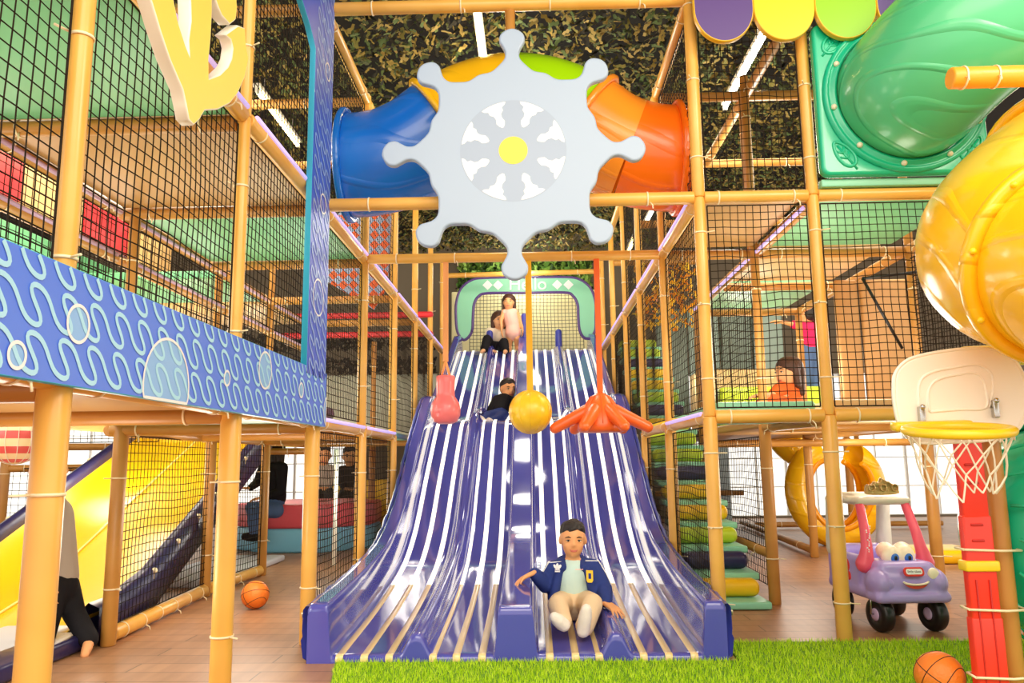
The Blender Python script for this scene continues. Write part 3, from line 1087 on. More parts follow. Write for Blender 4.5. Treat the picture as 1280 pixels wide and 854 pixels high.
NB = ['nearest the camera', 'between the two nearest posts', 'behind the anchor', 'first behind the wave panel corner', 'second behind the wave panel corner',
      'third behind the wave panel corner', 'fourth behind the wave panel corner']
for i in range(7):
    y0, y1 = GY[i] + 0.04, GY[i + 1] - 0.04
    far = i > 3
    net((LX - 0.01, y0, Z1 + 0.06), (0, y1 - y0, 0), (0, 0, Z2 - Z1 - 0.11), 'black square mesh net on the left upper level, ' + NB[i], cell=0.052 if far else 0.044)
    if i < 5:
        net((LX - 0.01, y0, Z2 + 0.05), (0, y1 - y0, 0), (0, 0, Z3 - Z2 - 0.09), 'black net near the ceiling on the left, ' + NB[i], cell=0.052 if far else 0.044)
    if i in (3, 4):
        net((LX - 0.01, y0, 0.08), (0, y1 - y0, 0), (0, 0, Z1 - 0.13), 'black floor level net left of the slide, ' + NB[i])
LN = [1.976, 3.17, F0, 5.92, 6.97, 8.6]
for i in range(5):
    net((L1X, LN[i] + 0.04, Z1 + 0.06), (0, LN[i + 1] - LN[i] - 0.08, 0), (0, 0, Z2 - Z1 - 0.12), 'black net on the inner row of the left upper level, %s bay from the front' % ORD[i], cell=0.05)
net((-2.34, F0 + 0.05, 0.1), (-0.115, 1.5, 0), (0, 0, Z1 - 0.16), 'black square mesh net in front of the yellow slide', cell=0.05)
net((-2.45, 5.97, 0.1), (0.045, 0.95, 0), (0, 0, Z1 - 0.16), 'black square mesh net between the yellow slide and the bench', cell=0.05)
net((-5.2, 7.62, 0.1), (1.45, 0.1, 0), (0, 0, 0.85), 'low black net before the bright windows, left of the yellow slide', cell=0.07, r=0.003)
net((-7.8, 7.5, 0.1), (2.6, 0.1, 0), (0, 0, 0.85), 'low black net before the windows at the far left edge', cell=0.07, r=0.003)
net((-5.2, 7.62, 1.2), (1.45, 0.1, 0), (0, 0, 0.6), 'upper black net before the bright windows at the far left', cell=0.07, r=0.003)
RN = [F0, 5.62, 6.86, 7.95, 9.2]
for i in range(4):
    y0, y1 = RN[i] + 0.04, RN[i + 1] - 0.04
    net((RX + 0.01, y0, Z1 + 0.06), (0, y1 - y0, 0), (0, 0, Z2 - Z1 - 0.11), 'black net right of the slide at upper level, %s bay from the front' % ORD[i], cell=0.048)
    if i < 2:
        net((RX + 0.01, y0, 0.08), (0, y1 - y0, 0), (0, 0, Z1 - 0.13), 'fine black net between slide and climbing steps, %s bay from the front' % ORD[i], cell=0.044)
    if i < 3:
        net((RX + 0.01, y0, Z2 + 0.05), (0, y1 - y0, 0), (0, 0, Z3 - Z2 - 0.09), 'black net near the ceiling on the right, %s bay from the front' % ORD[i], cell=0.048)
net((RX + 0.045, F0, Z1 + 0.05), (RX1 - RX - 0.085, 0, 0), (0, 0, Z2 - Z1 - 0.10), 'black square mesh net across the right front, left of the post before the toy car')
net((RX1 + 0.04, F0, Z1 + 0.05), (RX2 - RX1 - 0.08, 0, 0), (0, 0, Z2 - Z1 - 0.10), 'black square mesh net across the right front, behind the hoop')
net((RX + 0.045, F0, Z2 + 0.05), (RX1 - RX - 0.085, 0, 0), (0, 0, Z3 - Z2 - 0.12), 'square mesh net below the purple scallop, left of the green tube panel')
net((1.61, 5.47, 0.1), (0.03, 2.1, 0), (0, 0, Z1 - 0.18), 'sagging black net on the right side of the climbing steps', cell=0.05)
net((RX2 + 0.1, F0 + 0.1, Z1 + 0.1), (0, 1.1, 0), (0, 0, Z2 - Z1 - 0.2), 'dense black net at the right side of the right upper deck', cell=0.035, r=0.003)
net((RX1 + 0.02, 5.55, Z1 + 0.1), (0, 2.0, 0), (0, 0, Z2 - Z1 - 0.2), 'black net along the steps behind the right front net', cell=0.06)
net((-0.95, 11.75, 2.6), (1.75, 0, 0), (0, 0, 1.0), 'fine dark net closing the opening under the mint arch', cell=0.055, r=0.003, sag=0.004)
for i in range(2):
    y0 = 5.7 + i * 1.25
    net((-3.7, y0, Z2 + 0.1), (0, 1.2, 0), (0, 0, 1.1), 'black net high at the far left, %s one from the front' % ORD[i], cell=0.06, r=0.003)

# ------------------------------------------------------------------ the wide slide
XC = -0.10
PROF = [(3.97, 0.035), (4.2, 0.048), (4.6, 0.07), (5.0, 0.10), (5.5, 0.155), (5.95, 0.235), (6.35, 0.38), (6.65, 0.55), (7.0, 0.79), (7.45, 1.075), (7.85, 1.315),
        (8.1, 1.39), (8.45, 1.415), (8.75, 1.51), (9.5, 1.85), (10.2, 2.16), (10.9, 2.47), (11.1, 2.55), (11.3, 2.57)]
WALL = [(3.97, 0.245), (5.6, 0.24), (6.1, 0.29), (6.6, 0.31), (7.4, 0.30), (8.6, 0.24), (11.3, 0.22)]
PS = smooth_poly(PROF, 6, closed=False)


def lerp_tab(tab, y):
    for i in range(len(tab) - 1):
        a, c = tab[i], tab[i + 1]
        if y <= c[0]:
            f = max(0, (y - a[0]) / (c[0] - a[0]))
            return a[1] + (c[1] - a[1]) * f
    return tab[-1][1]


def surf(y):
    return lerp_tab(PS, y)


def sst(a, c, x):
    t = min(1, max(0, (x - a) / (c - a)))
    return t * t * (3 - 2 * t)


def relief(x, y):
    d = abs(x - XC)
    h = 0.0
    h = max(h, 0.225 * (1 - sst(0.080, 0.108, d)))                       # centre ridge
    e = abs(d - 0.49)
    h = max(h, 0.10 * (1 - sst(0.015, 0.085, e)))                        # ridges between lanes
    wl = lerp_tab(WALL, y)
    h = max(h, wl * sst(0.905, 0.932, d))
    return h


xs = []
x = 0.0
ds = [0, 0.04, 0.07, 0.079, 0.084, 0.09, 0.096, 0.102, 0.108, 0.113, 0.14, 0.16, 0.22, 0.3, 0.37, 0.405, 0.42, 0.435, 0.45, 0.465, 0.48, 0.49, 0.50, 0.515, 0.53, 0.545, 0.56, 0.575, 0.61, 0.7, 0.8,
      0.86, 0.89, 0.90, 0.906, 0.911, 0.917, 0.923, 0.928, 0.933, 0.942, 0.955, 1.0, 1.015]
xs = [XC - d for d in reversed(ds)] + [XC + d for d in ds[1:]]
ys = [p.x for p in PS]
b = MB()
vs, fs = [], []
nx = len(xs)
rows = []
rows.append([(x, 3.962, 0.0) for x in xs])
rows.append([(x, 3.962, max(0.004, 0.018 + relief(x, 3.97) - 0.02)) for x in xs])
for k, (dy, dz) in enumerate(((0.0025, 0.010), (0.010, 0.003))):
    rows.append([(x, 3.962 + dy, 0.035 + relief(x, 3.97) - dz) for x in xs])
for y in ys[1:]:
    rows.append([(x, y, surf(y) + relief(x, y)) for x in xs])
# outer skirts
full = []
for r_ in rows:
    y = r_[0][1]
    zt = r_[0][2]
    zb = max(0.0, zt - 0.55) if y > 5 else 0.0
    if zt < 0.005:
        zb = 0.0
    full.append([(xs[0] - 0.012, y, max(zt - 0.02, 0)), (xs[0] - 0.012, y, zb)][::-1] + r_ + [(xs[-1] + 0.012, y, max(zt - 0.02, 0)), (xs[-1] + 0.012, y, zb)])
n2 = nx + 4
for r_ in full:
    vs += r_
for i in range(len(full) - 1):
    for k in range(n2 - 1):
        a = i * n2 + k
        fs.append((a, a + 1, a + 1 + n2, a + n2))
b.add(vs, fs, True)
slide = b.build('wide_slide', SLB)
tag(slide, 'wide glossy navy four lane slide with cream stripes in the centre', 'slide')
mslide = slide.data
for p in mslide.polygons:                      # flat front face
    if p.index < (n2 - 1):
        p.use_smooth = False
for off in (-0.865, -0.742, -0.62, -0.405, -0.29, -0.165, 0.165, 0.29, 0.405, 0.62, 0.742, 0.865):
    off = off * (1 if abs(off) < 0.88 else 1)
    x0 = XC + off
    hw = 0.0185
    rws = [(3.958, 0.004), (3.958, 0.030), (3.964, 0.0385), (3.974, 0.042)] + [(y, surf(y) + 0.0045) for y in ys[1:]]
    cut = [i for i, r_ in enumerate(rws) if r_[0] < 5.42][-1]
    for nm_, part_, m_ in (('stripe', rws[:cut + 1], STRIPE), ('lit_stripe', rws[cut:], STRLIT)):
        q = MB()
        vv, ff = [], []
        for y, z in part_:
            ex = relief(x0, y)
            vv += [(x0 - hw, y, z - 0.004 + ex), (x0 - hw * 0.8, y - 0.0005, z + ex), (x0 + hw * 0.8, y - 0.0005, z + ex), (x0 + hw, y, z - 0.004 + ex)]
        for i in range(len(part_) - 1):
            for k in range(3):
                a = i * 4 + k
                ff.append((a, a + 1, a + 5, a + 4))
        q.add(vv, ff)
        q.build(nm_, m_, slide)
for s in (-1, 1):                              # tied-on padded flaps outside the side walls
    q = MB()
    for y in [4.02 + 0.12 * k for k in range(0, 36)]:
        pass
    yy = [3.99 + 0.11 * k for k in range(42)]
    xo = XC + s * 1.032
    pts = []
    vv, ff = [], []
    for y in yy:
        zt = surf(y) + lerp_tab(WALL, y) - 0.012 + 0.006 * math.sin(y * 23)
        zb = max(0.004, zt - 0.24) if y > 4.3 else 0.004
        for (dx, f) in ((-0.006, 1.0), (0.010, 1.02), (0.026, 0.93), (0.028, 0.55), (0.022, 0.45), (0.030, 0.38), (0.026, 0.06), (0.0, 0.0)):
            vv.append((xo + s * (dx + 0.004 * math.sin(y * 31 + f * 9)), y, zb + (zt - zb) * min(f, 1.0)))
    L = 8
    for i in range(len(yy) - 1):
        for k in range(L - 1):
            a = i * L + k
            ff.append((a, a + 1, a + L + 1, a + L))
    ff.append(tuple(range(L)))
    q.add(vv, ff)
    pad_ = q.build('side_pad', SLP, slide)
    for k in range(12):
        y = 4.0 + 0.36 * k
        zt = surf(y) + lerp_tab(WALL, y)
        t_ = MB()
        t_.tube([(xo - s * 0.03, y, zt - 0.05), (xo + s * 0.034, y, zt - 0.052), (xo + s * 0.036, y + 0.02, zt - 0.075)], 0.005, 6)
        t_.build('cable_tie', TIE, pad_)
slab('landing_deck', (-1.15, 11.32, 2.50), (0.95, 12.4, 2.585), NAVY, 'navy landing deck at the top of the wide slide', r=0.02)
for i, (xa, nm) in enumerate(((XC - 0.50, 'left'), (XC, 'middle'), (XC + 0.49, 'right'))):
    q = MB()
    hh = 0.52 if i == 1 else 0.28
    q.rbox((xa - 0.045, 10.95, 2.45), (xa + 0.045, 11.3, 2.55 + hh), 0.04, 4)
    tag(q.build('lane_divider', SLP), '%s upright navy pad between the lanes at the slide top' % nm, 'divider', 'slide top dividers')

# ------------------------------------------------------------------ mint arch with lettering
GYA = 11.25
t = thing('arch_sign', 'mint arch with purple outline reading Hello over the slide top', 'sign', (-0.08, GYA, 2.56))


def gp(lst, Y=GYA):
    out = []
    for p in lst:
        q_ = at(p[0], p[1], Y)
        out.append(V((q_.x, q_.z)))
    return out


oc = gp([(580, 425), (572, 415), (570, 395), (570.5, 378), (576, 361), (589, 350.5), (606, 347.5), (655, 347), (706, 346.5), (725, 349.5), (738, 360), (744, 377), (744.5, 395), (744, 412), (738, 422),
         (730, 422), (724.5, 412), (723, 395), (722, 380), (716, 369.5), (705, 365.5), (655, 366), (609, 366.5), (598, 370.5), (592.5, 380), (591, 397), (589.5, 415)])
oc.reverse()
oc = smooth_poly(oc, 4)
if sum(oc[i - 1].x * oc[i].y - oc[i].x * oc[i - 1].y for i in range(len(oc))) < 0:
    oc.reverse()
MG = frame((0, GYA, 0), (1, 0, 0), (0, 0, 1))
q = MB()
q.m(0).prism(oc, 0.06, Matrix.Translation((0, 0.06, 0)) @ MG, 0.012)
for p in ((609.5, 356.5), (622.5, 356.5), (696.5, 356), (710.5, 356)):
    c_ = at(p[0], p[1], GYA)
    q.m(1).poly([(c_.x - 0.075, c_.z), (c_.x, c_.z - 0.075), (c_.x + 0.075, c_.z), (c_.x, c_.z + 0.075)], MG, 0.004)
q.build('arch_board', [MINT, WHC], t)
q = MB()
q.tube([MG @ V((p.x, p.y, -0.01)) for p in oc + oc[:1]], 0.022, 8)
q.build('outline', PURP, t)
vs, fs = text_mesh('Hello', 0.26, 0.012)
c_ = at(659.5, 356, GYA)
q = MB()
q.add([MG @ V((p.x + c_.x, p.y + c_.y - c_.y + c_.z, p.z + 0.012)) for p in vs], fs, False)
q.build('lettering', WHC, t)
slab('end_wall', (-1.3, 12.42, 2.4), (1.2, 12.48, 3.72), CREAMW, 'pale yellow padded wall behind the net under the mint arch', 'wall pad', None, 0.015)

# ------------------------------------------------------------------ ship wheel
WC = at(641.5, 188, 4.22)
MW = frame((WC.x, 4.22, WC.z), (1, 0, 0), (0, 0, 1))
hp = [(0.487, -0.128), (0.525, -0.082), (0.568, -0.046), (0.61, -0.042), (0.645, -0.058), (0.68, -0.075), (0.72, -0.068), (0.748, -0.035)]
hp = hp + [(0.757, 0.0)] + [(u_, -v_) for u_, v_ in reversed(hp)]
ol = []
for k in range(8):
    a = PI / 4 * k
    ca, sa = math.cos(a), math.sin(a)
    ol += [V((u_ * ca - v_ * sa, u_ * sa + v_ * ca)) for u_, v_ in hp]
    a2 = a + PI / 8
    ol.append(V((0.51 * math.cos(a2), 0.51 * math.sin(a2))))
ol = smooth_poly(ol, 4)
q = MB()
q.m(0).prism(ol, 0.05, MW @ Matrix.Translation((0, 0, -0.05)), 0.012)
q.m(1).poly(circ(0, 0, 0.305, 64), MW, 0.0006)
for k in range(8):
    a = PI / 4 * k + PI / 8
    pr_ = [(0.15, -2), (0.165, -6), (0.185, -8), (0.21, -5), (0.232, -5.5), (0.25, -9.5), (0.27, -9), (0.283, -13), (0.298, -14.5)]
    pts = [(rr, dg) for rr, dg in pr_] + [(0.3, dg) for dg in (-12, -6, 0, 6, 12)] + [(rr, -dg) for rr, dg in reversed(pr_)]
    q.m(2).poly([(rr * math.cos(a + math.radians(dg)), rr * math.sin(a + math.radians(dg))) for rr, dg in pts], MW, 0.0014)
q.m(3).poly(circ(0, 0, 0.083, 40), MW, 0.0020)
tag(q.build('ship_wheel', [WHL, WHD, WHC, YPR]), 'big pale blue ship wheel board with a yellow centre', 'ship wheel')

# ------------------------------------------------------------------ arched crawl tube behind the wheel
t = thing('crawl_tube', 'arched tube of blue, yellow, lime and orange plastic behind the ship wheel', 'tube', (-0.1, 4.95, 2.5))
AP = [(-1.235, 2.945), (-1.1, 2.95), (-0.92, 2.985), (-0.74, 3.07), (-0.58, 3.19), (-0.43, 3.28), (-0.27, 3.335), (-0.10, 3.355), (0.07, 3.335), (0.23, 3.28), (0.38, 3.19), (0.54, 3.07), (0.72, 2.985), (0.9, 2.95), (1.04, 2.945)]
AS = smooth_poly(AP, 4, closed=False)


def arch_sec(name, i0, i1, m, r0=0.34, lip=True):
    q = MB()
    pts = [(p.x, 4.95, p.y) for p in AS[i0:i1 + 1]]
    n_ = len(pts)
    rad = [r0] * n_
    q.tube(pts, rad, 36, caps=False)
    o = q.build(name, m, t)
    return o


def ring_at(i, m, parent, r0=0.34, name='flange'):
    p, p2 = AS[i], AS[i + 1]
    d = V((p2.x - p.x, 0, p2.y - p.y)).normalized()
    M_ = frame((p.x, 4.95, p.y), V((0, 1, 0)), d.cross(V((0, 1, 0))), d)
    q = MB()
    q.lathe([(r0, -0.022), (r0 + 0.03, -0.022), (r0 + 0.042, -0.012), (r0 + 0.042, 0.012), (r0 + 0.03, 0.022), (r0, 0.022)], 40, M_, closed=True)
    q.build(name, m, parent)


s1 = arch_sec('blue_section', 0, 16, BLUT, 0.345)
ring_at(1, BLUT, s1)
s2 = arch_sec('yellow_section', 16, 28, YELT, 0.335)
ring_at(16, YELT, s2)
s3 = arch_sec('lime_section', 28, 40, LIMT, 0.335)
s4 = arch_sec('light_orange_section', 40, 47, LORT, 0.345)
ring_at(40, LORT, s4)
s5 = arch_sec('orange_section', 47, 56, ORAT, 0.348)
ring_at(54, ORAT, s5)

# ------------------------------------------------------------------ wave panels
PX = -1.172
MPN = frame((PX, 0, 0), (0, 1, 0), (0, 0, 1))


def swave(y0, y1, zc, amp, per, shear, zlo, zhi):
    """overhanging wave strokes clipped to a board"""
    runs, cur = [], []
    n_ = int((y1 - y0) / per * 26)
    for i in range(n_ + 1):
        tt = i / 26 * 2 * PI
        h = amp * math.cos(tt)
        p = V((y0 + per * tt / (2 * PI) - shear * h * 1.0 + 0.012 * math.sin(2 * tt), zc + h))
        if zlo < p.y < zhi and y0 + 0.02 < p.x < y1 - 0.01:
            cur.append(p)
        else:
            if len(cur) > 2:
                runs.append(cur)
            cur = []
    if len(cur) > 2:
        runs.append(cur)
    return runs


def clip_poly(pts, lo, hi, ylo, yhi):
    return [V((min(max(p.x, lo), hi), min(max(p.y, ylo), yhi))) for p in pts]


q = MB()
zl, zh = 1.172, 1.475
q.m(0).prism([V((0.8, zl)), V((4.375, zl)), V((4.375, zh)), V((0.8, zh))], 0.028, MPN @ Matrix.Translation((0, 0, -0.028)), 0.003, edge=4)
for c in range(3):
    for run in swave(0.8, 4.37, 1.235 + c * 0.115, 0.047, 0.125, 0.75, zl + 0.006, zh - 0.004):
        q.m(1).ribbon(run, 0.0135, MPN, 0.0020)
for px_, py_, r_ in ((97, 405, 0.048), (208, 484, 0.155), (283, 473, 0.028), (331, 463, 0.08), (376, 488, 0.036), (409, 515, 0.085), (20, 444, 0.03)):
    c_ = atx(px_, py_, PX)
    ring_ = clip_poly(circ(c_.y, c_.z, r_, 36), 0.8, 4.372, zl + 0.003, zh - 0.003)
    q.m(2).poly(ring_, MPN, 0.0010)
    q.m(3).ribbon(ring_, 0.009, MPN, 0.0030, closed=True)
tag(q.build('wave_panel', [WVB, WVL, WVF, WVC, CYAN]), 'long blue board printed with pale waves and bubbles along the left deck edge', 'board')
q = MB()
ol = [V(p) for p in ((3.97, 1.432), (4.345, 1.432), (4.345, 3.95), (2.6, 3.95), (2.75, 3.56), (3.3, 3.46), (3.55, 3.41), (3.72, 3.36), (3.86, 3.31), (3.97, 3.24))]
q.m(0).prism(ol, 0.032, MPN @ Matrix.Translation((0, 0, -0.03)), 0.003, edge=4)
for c in range(3):
    for run in swave(1.4, 3.95, 4.05 + c * 0.115, 0.047, 0.125, 0.75, 3.985, 4.335):
        q.m(1).ribbon([V((p.y, p.x)) for p in run], 0.014, MPN, 0.0045)
for px_, py_, r_ in ((409, 90, 0.05), (403, 255, 0.055), (397, 372, 0.10)):
    c_ = atx(px_, py_, PX)
    ring_ = clip_poly(circ(c_.y, c_.z, r_, 36), 3.975, 4.342, 1.44, 3.9)
    q.m(3).ribbon(ring_, 0.009, MPN, 0.0052, closed=True)
tag(q.build('wave_panel', [mat('deep_wave_print', rgb(70, 98, 214), 0.38), mat('pale_wave_print', rgb(150, 180, 240), 0.38), WVF, WVC, CYAN]),
    'upright blue wave board with cyan edge, standing on the corner post left of the slide', 'board')

# ------------------------------------------------------------------ anchor
ao = [(755, 0), (778, 75), (800, 150), (850, 300), (915, 450), (930, 520), (945, 600), (970, 628), (1000, 600), (1025, 555), (1090, 550), (1150, 520), (1190, 470), (1225, 390), (1245, 300), (1232, 230),
      (1225, 140), (1190, 125), (1130, 175), (1155, 200), (1165, 240), (1158, 290), (1140, 330), (1100, 370), (1045, 395), (1045, 300), (1055, 200), (1062, 60), (1062, -20), (1072, -30), (1085, 20), (1110, 80),
      (1150, 125), (1180, 100), (1187, 40), (1180, -60), (1130, -200), (1040, -300), (955, -300), (950, -60), (952, 0), (955, 100), (942, 200), (950, 285), (930, 230), (895, 120), (870, 0), (845, -90), (775, -190), (722, -120)]
AX = -1.10
ap = []
for p in ao:
    c_ = atx(p[0] / 4.0, p[1] / 4.0, AX)
    ap.append(V((c_.y, c_.z)))
if sum(ap[i - 1].x * ap[i].y - ap[i].x * ap[i - 1].y for i in range(len(ap))) < 0:
    ap.reverse()
q = MB()
q.prism(ap, 0.045, frame((AX - 0.045, 0, 0), (0, 1, 0), (0, 0, 1)), 0.006, edge=1)
tag(q.build('anchor', [ANCH, WEDG]), 'big yellow anchor board with white edges hung on the upper left net', 'anchor')

# ------------------------------------------------------------------ scallop boards along the top right
SC = [(PURP, 'purple', 'at the left end beside the tall corner post'), (YELB, 'yellow', 'between the purple and the lime one'), (LIMB, 'lime green', 'second from the green tube'),
      (PURP, 'purple', 'partly behind the green tube'), (YELB, 'yellow', 'mostly hidden behind the green tube')]
SXs = [0.975, 1.322, 1.675, 2.03, 2.38, 2.73]
for i, (m, nm, wh) in enumerate(SC):
    x0, x1 = SXs[i], SXs[i + 1]
    w_ = x1 - x0
    pts = [V((x0 + w_ / 2 + w_ / 2 * math.cos(a), 3.56 + 0.205 * math.sin(a))) for a in [PI + PI * k / 24 for k in range(25)]]
    pts += [V((x1, 4.0)), V((x0, 4.0))]
    M_ = frame((0, 4.20, 0), (1, 0, 0), (0, 0, 1))
    q = MB()
    q.prism(pts, 0.04, M_ @ Matrix.Translation((0, 0, -0.04)), 0.006, edge=1)
    tag(q.build('scallop_board', [m, EDGE]), '%s scallop board at the top right, %s' % (nm, wh), 'board', 'scallop boards')

# ------------------------------------------------------------------ green tube panel, spiral tubes on the right


def leaf(q, M_, cx, cy, s, ang):
    pts = []
    for k in range(20):
        a = 2 * PI * k / 20
        x_ = math.cos(a)
        y_ = math.sin(a) * 0.5 * (1 - 0.25 * x_)
        pts.append(V((x_ * s, y_ * s)))
    R_ = Matrix.Rotation(ang, 2)
    pp = [M_ @ V(((R_ @ p).x + cx, (R_ @ p).y + cy, 0.0)) for p in pts]
    q.tube(pp + pp[:1], 0.010, 8, caps=False)
    for a_, b_ in (((-1.35, 0), (0.75, 0)), ((-0.4, 0), (-0.05, 0.36)), ((0.05, 0), (0.4, 0.3)), ((-0.4, 0), (-0.05, -0.36)), ((0.05, 0), (0.4, -0.3))):
        A, B = R_ @ (V(a_) * s), R_ @ (V(b_) * s)
        q.tube([M_ @ V((A.x + cx, A.y + cy, 0.0)), M_ @ V((B.x + cx, B.y + cy, 0.0))], 0.007, 8)


t = thing('tube_bulkhead', 'square emerald panel with leaf reliefs holding the green tube, upper right', 'panel', (2.145, 4.3, 2.55))
MPT = frame((0, 4.28, 0), (1, 0, 0), (0, 0, 1))
q = MB()
q.prism(rrect(0.95, 0.93, 0.05, 6, 2.145, 3.02), 0.07, MPT @ Matrix.Translation((0, 0, -0.05)), 0.02)
q.build('panel_board', GRNP, t)
for cx, cy, an in ((1.79, 3.37, 0.9), (1.80, 2.68, 2.2), (2.52, 2.70, 0.9), (2.5, 3.36, 2.2)):
    q = MB()
    leaf(q, Matrix.Translation((0, -0.02, 0)) @ MPT, cx, cy, 0.085, an)
    q.build('leaf_relief', GRNP, t)
PCX, PCZ = 2.17, 3.03
q = MB()
M_ = frame((PCX, 4.255, PCZ), (1, 0, 0), (0, 0, 1))
q.lathe([(0.40, 0.0), (0.40, 0.03), (0.415, 0.035), (0.43, 0.02), (0.445, 0.02), (0.46, 0.03), (0.47, 0.0)], 56, M_)
q.build('flange', GRNP, t)
for k in range(10):
    a = 2 * PI * (k + 0.3) / 10
    c = MB()
    c.sphere((PCX + 0.428 * math.cos(a), 4.228, PCZ + 0.428 * math.sin(a)), 0.017, 12, 8)
    c.build('bolt', BOLT, t)
slab('green_board', (1.68, F0 - 0.05, 2.505), (2.6, F0 + 0.01, 2.55), MINT, 'narrow mint board just below the emerald tube panel', 'board', None, 0.008)


def vtube(pts, r, n=36, sub=5):
    """smooth tube through 3-D points, returns centre points"""
    out = []
    L = len(pts)
    P = [V(p) for p in pts]
    for i in range(L - 1):
        p0, p1, p2, p3 = P[max(i - 1, 0)], P[i], P[i + 1], P[min(i + 2, L - 1)]
        for k in range(sub):
            s = k / sub
            out.append(0.5 * ((2 * p1) + (p2 - p0) * s + (2 * p0 - 5 * p1 + 4 * p2 - p3) * s * s + (3 * p1 - p0 - 3 * p2 + p3) * s ** 3))
    out.append(P[-1])
    return out


def tube_flange(c, d, r, m, parent, bolts=8, wd=0.022, bm=None, h=0.04):
    d = V(d).normalized()
    a = V((0, 0, 1)) if abs(d.z) < 0.9 else V((1, 0, 0))
    ex = a.cross(d).normalized()
    M_ = frame(c, ex, d.cross(ex), d)
    q = MB()
    q.lathe([(r - 0.006, -wd), (r + h * 0.8, -wd), (r + h, -wd * 0.5), (r + h, wd * 0.5), (r + h * 0.8, wd), (r - 0.006, wd)], 48, M_, closed=True)
    o = q.build('flange', m, parent)
    for k in range(bolts):
        an = 2 * PI * (k + 0.35) / bolts
        s = MB()
        e0_, e1_ = (M_ @ V(((r + h * 0.55) * math.cos(an), (r + h * 0.55) * math.sin(an), q_)) for q_ in (-wd, wd))
        cap(s, e0_, 0.013, e1_, 0.013, 10)
        s.build('bolt', bm or BOLT, o)


E1 = at(1290, -25, 3.84)
t = thing('spiral_tube', 'green to orange tube leaving the emerald panel towards the top right corner', 'tube', (PCX, 4.2, PCZ))
P0 = V((PCX, 4.24, PCZ))
gpts = vtube([P0 + V((0, 0.0, 0)), P0 + V((0.015, -0.13, 0.015)), P0 + V((0.13, -0.30, 0.13)), P0.lerp(E1, 0.62) + V((0, -0.12, 0)), E1], 0.40)
mid = gpts[-3]
q = MB()
q.tube(gpts, 0.395, 48, caps=False)
q.build('green_section', GRNT, t)
dd = (E1 - mid).normalized()
q = MB()
q.tube(vtube([E1, E1 + dd * 0.25, E1 + dd * 0.5 + V((0.1, -0.06, -0.05)), E1 + V((0.75, -0.3, 0.2))], 0.4), 0.405, 44, caps=False)
q.build('orange_section', YELT, t)
tube_flange(E1, dd, 0.40, GRNT, t, 12, h=0.05)
q = MB()
q.pad(at(1187, 98, 3.4), at(1320, 94, 3.4), 0.05, 14)
o = q.build('padded_beam', mat('orange_pad_vinyl', rgb(250, 168, 50), 0.33, bump=('noise', 14, 0.3)))
tag(o, 'short orange padded pipe end tied in front of the green tube', 'beam')
for f in (0.12, 0.42):
    tie_ring((1, 0, 0), at(1187, 98, 3.4).lerp(at(1320, 94, 3.4), f), 0.05, (-0.2, -1, -0.4)).build('cable_tie', TIE, o)
for i in range(3):
    pass

t = thing('tube_elbow', 'large bulging yellow tube elbow at the right edge above the hoop', 'tube', (2.1, 3.1, 1.4))
EP = [at(1420, 150, 3.75), at(1330, 235, 3.5), at(1281, 305, 3.08), at(1338, 326, 2.72), at(1450, 340, 2.45), at(1600, 345, 2.3)]
cl = vtube(EP, 0.42)
q = MB()
kk = 15
q.tube(cl[:kk + 1], [0.345 + 0.055 * math.sin(PI * min(1, i / kk)) ** 0.8 for i in range(kk + 1)], 48, caps=False)
q.build('left_section', YELT, t)
q = MB()
q.tube(cl[kk:], 0.345, 48, caps=False)
q.build('right_section', YELT, t)
tube_flange(cl[kk], cl[kk + 1] - cl[kk - 1], 0.345, YELT, t, 9, h=0.045, bm=YELB, wd=0.025)
tube_flange(cl[4], cl[5] - cl[3], 0.385, YELT, t, 9, h=0.05, bm=YELB, wd=0.025)
q = MB()
q.pad(at(1203, 447, 3.9), at(1330, 440, 3.9), 0.055, 14)
o = tag(q.build('padded_beam', mat('yellow_pad_vinyl', rgb(250, 206, 50), 0.33)), 'yellow padded pipe under the yellow elbow, just above the backboard', 'beam')
tie_ring((1, 0, 0), at(1268, 443, 3.9), 0.055, (0.2, -1, -0.6)).build('cable_tie', TIE, o)

t = thing('tunnel_end', 'emerald green ribbed tunnel end at the right edge behind the red hoop stand', 'tube', (2.3, 3.4, 0.1))
gc = at(1330, 668, 3.42)
q = MB()
pts = vtube([gc + V((-0.40, 0.05, 0)), gc + V((-0.3, 0.03, 0)), gc, gc + V((0.3, 0.05, 0.02)), gc + V((0.8, 0.2, 0.1))], 0.4)
nn_ = len(pts)
rad = []
for i, p in enumerate(pts):
    u_ = (p.x - pts[0].x)
    rad.append(0.465 * math.sqrt(max(0.0, 1 - (max(0, 0.46 - u_) / 0.46) ** 2)) + (0.004 * math.sin(u_ * 60) if u_ > 0.03 else 0))
q.tube(pts, [max(0.01, x_) for x_ in rad], 48)
q.build('tunnel_shell', GRNP, t)
q = MB()
M_ = frame(gc, (0, 1, 0), (0, 0, 1), (1, 0, 0))
for u_ in (0.0,):
    q.lathe([(0.455, -0.03), (0.485, -0.03), (0.49, -0.015), (0.49, 0.015), (0.485, 0.03), (0.455, 0.03)], 48, M_ @ Matrix.Translation((0, 0, -0.06)), closed=True)
for k in range(7):
    a = math.radians(100 + 26 * k)
    sp = []
    for j in range(9):
        u_ = -0.36 + j * 0.04
        rr = 0.465 * math.sqrt(max(0.0, 1 - (u_ / 0.46) ** 2)) + 0.002
        aa = a + j * 0.07
        sp.append(M_ @ V((rr * math.cos(aa), rr * math.sin(aa), u_)))
    q.tube(sp, 0.007, 6)
q.build('rib', GRNP, t)

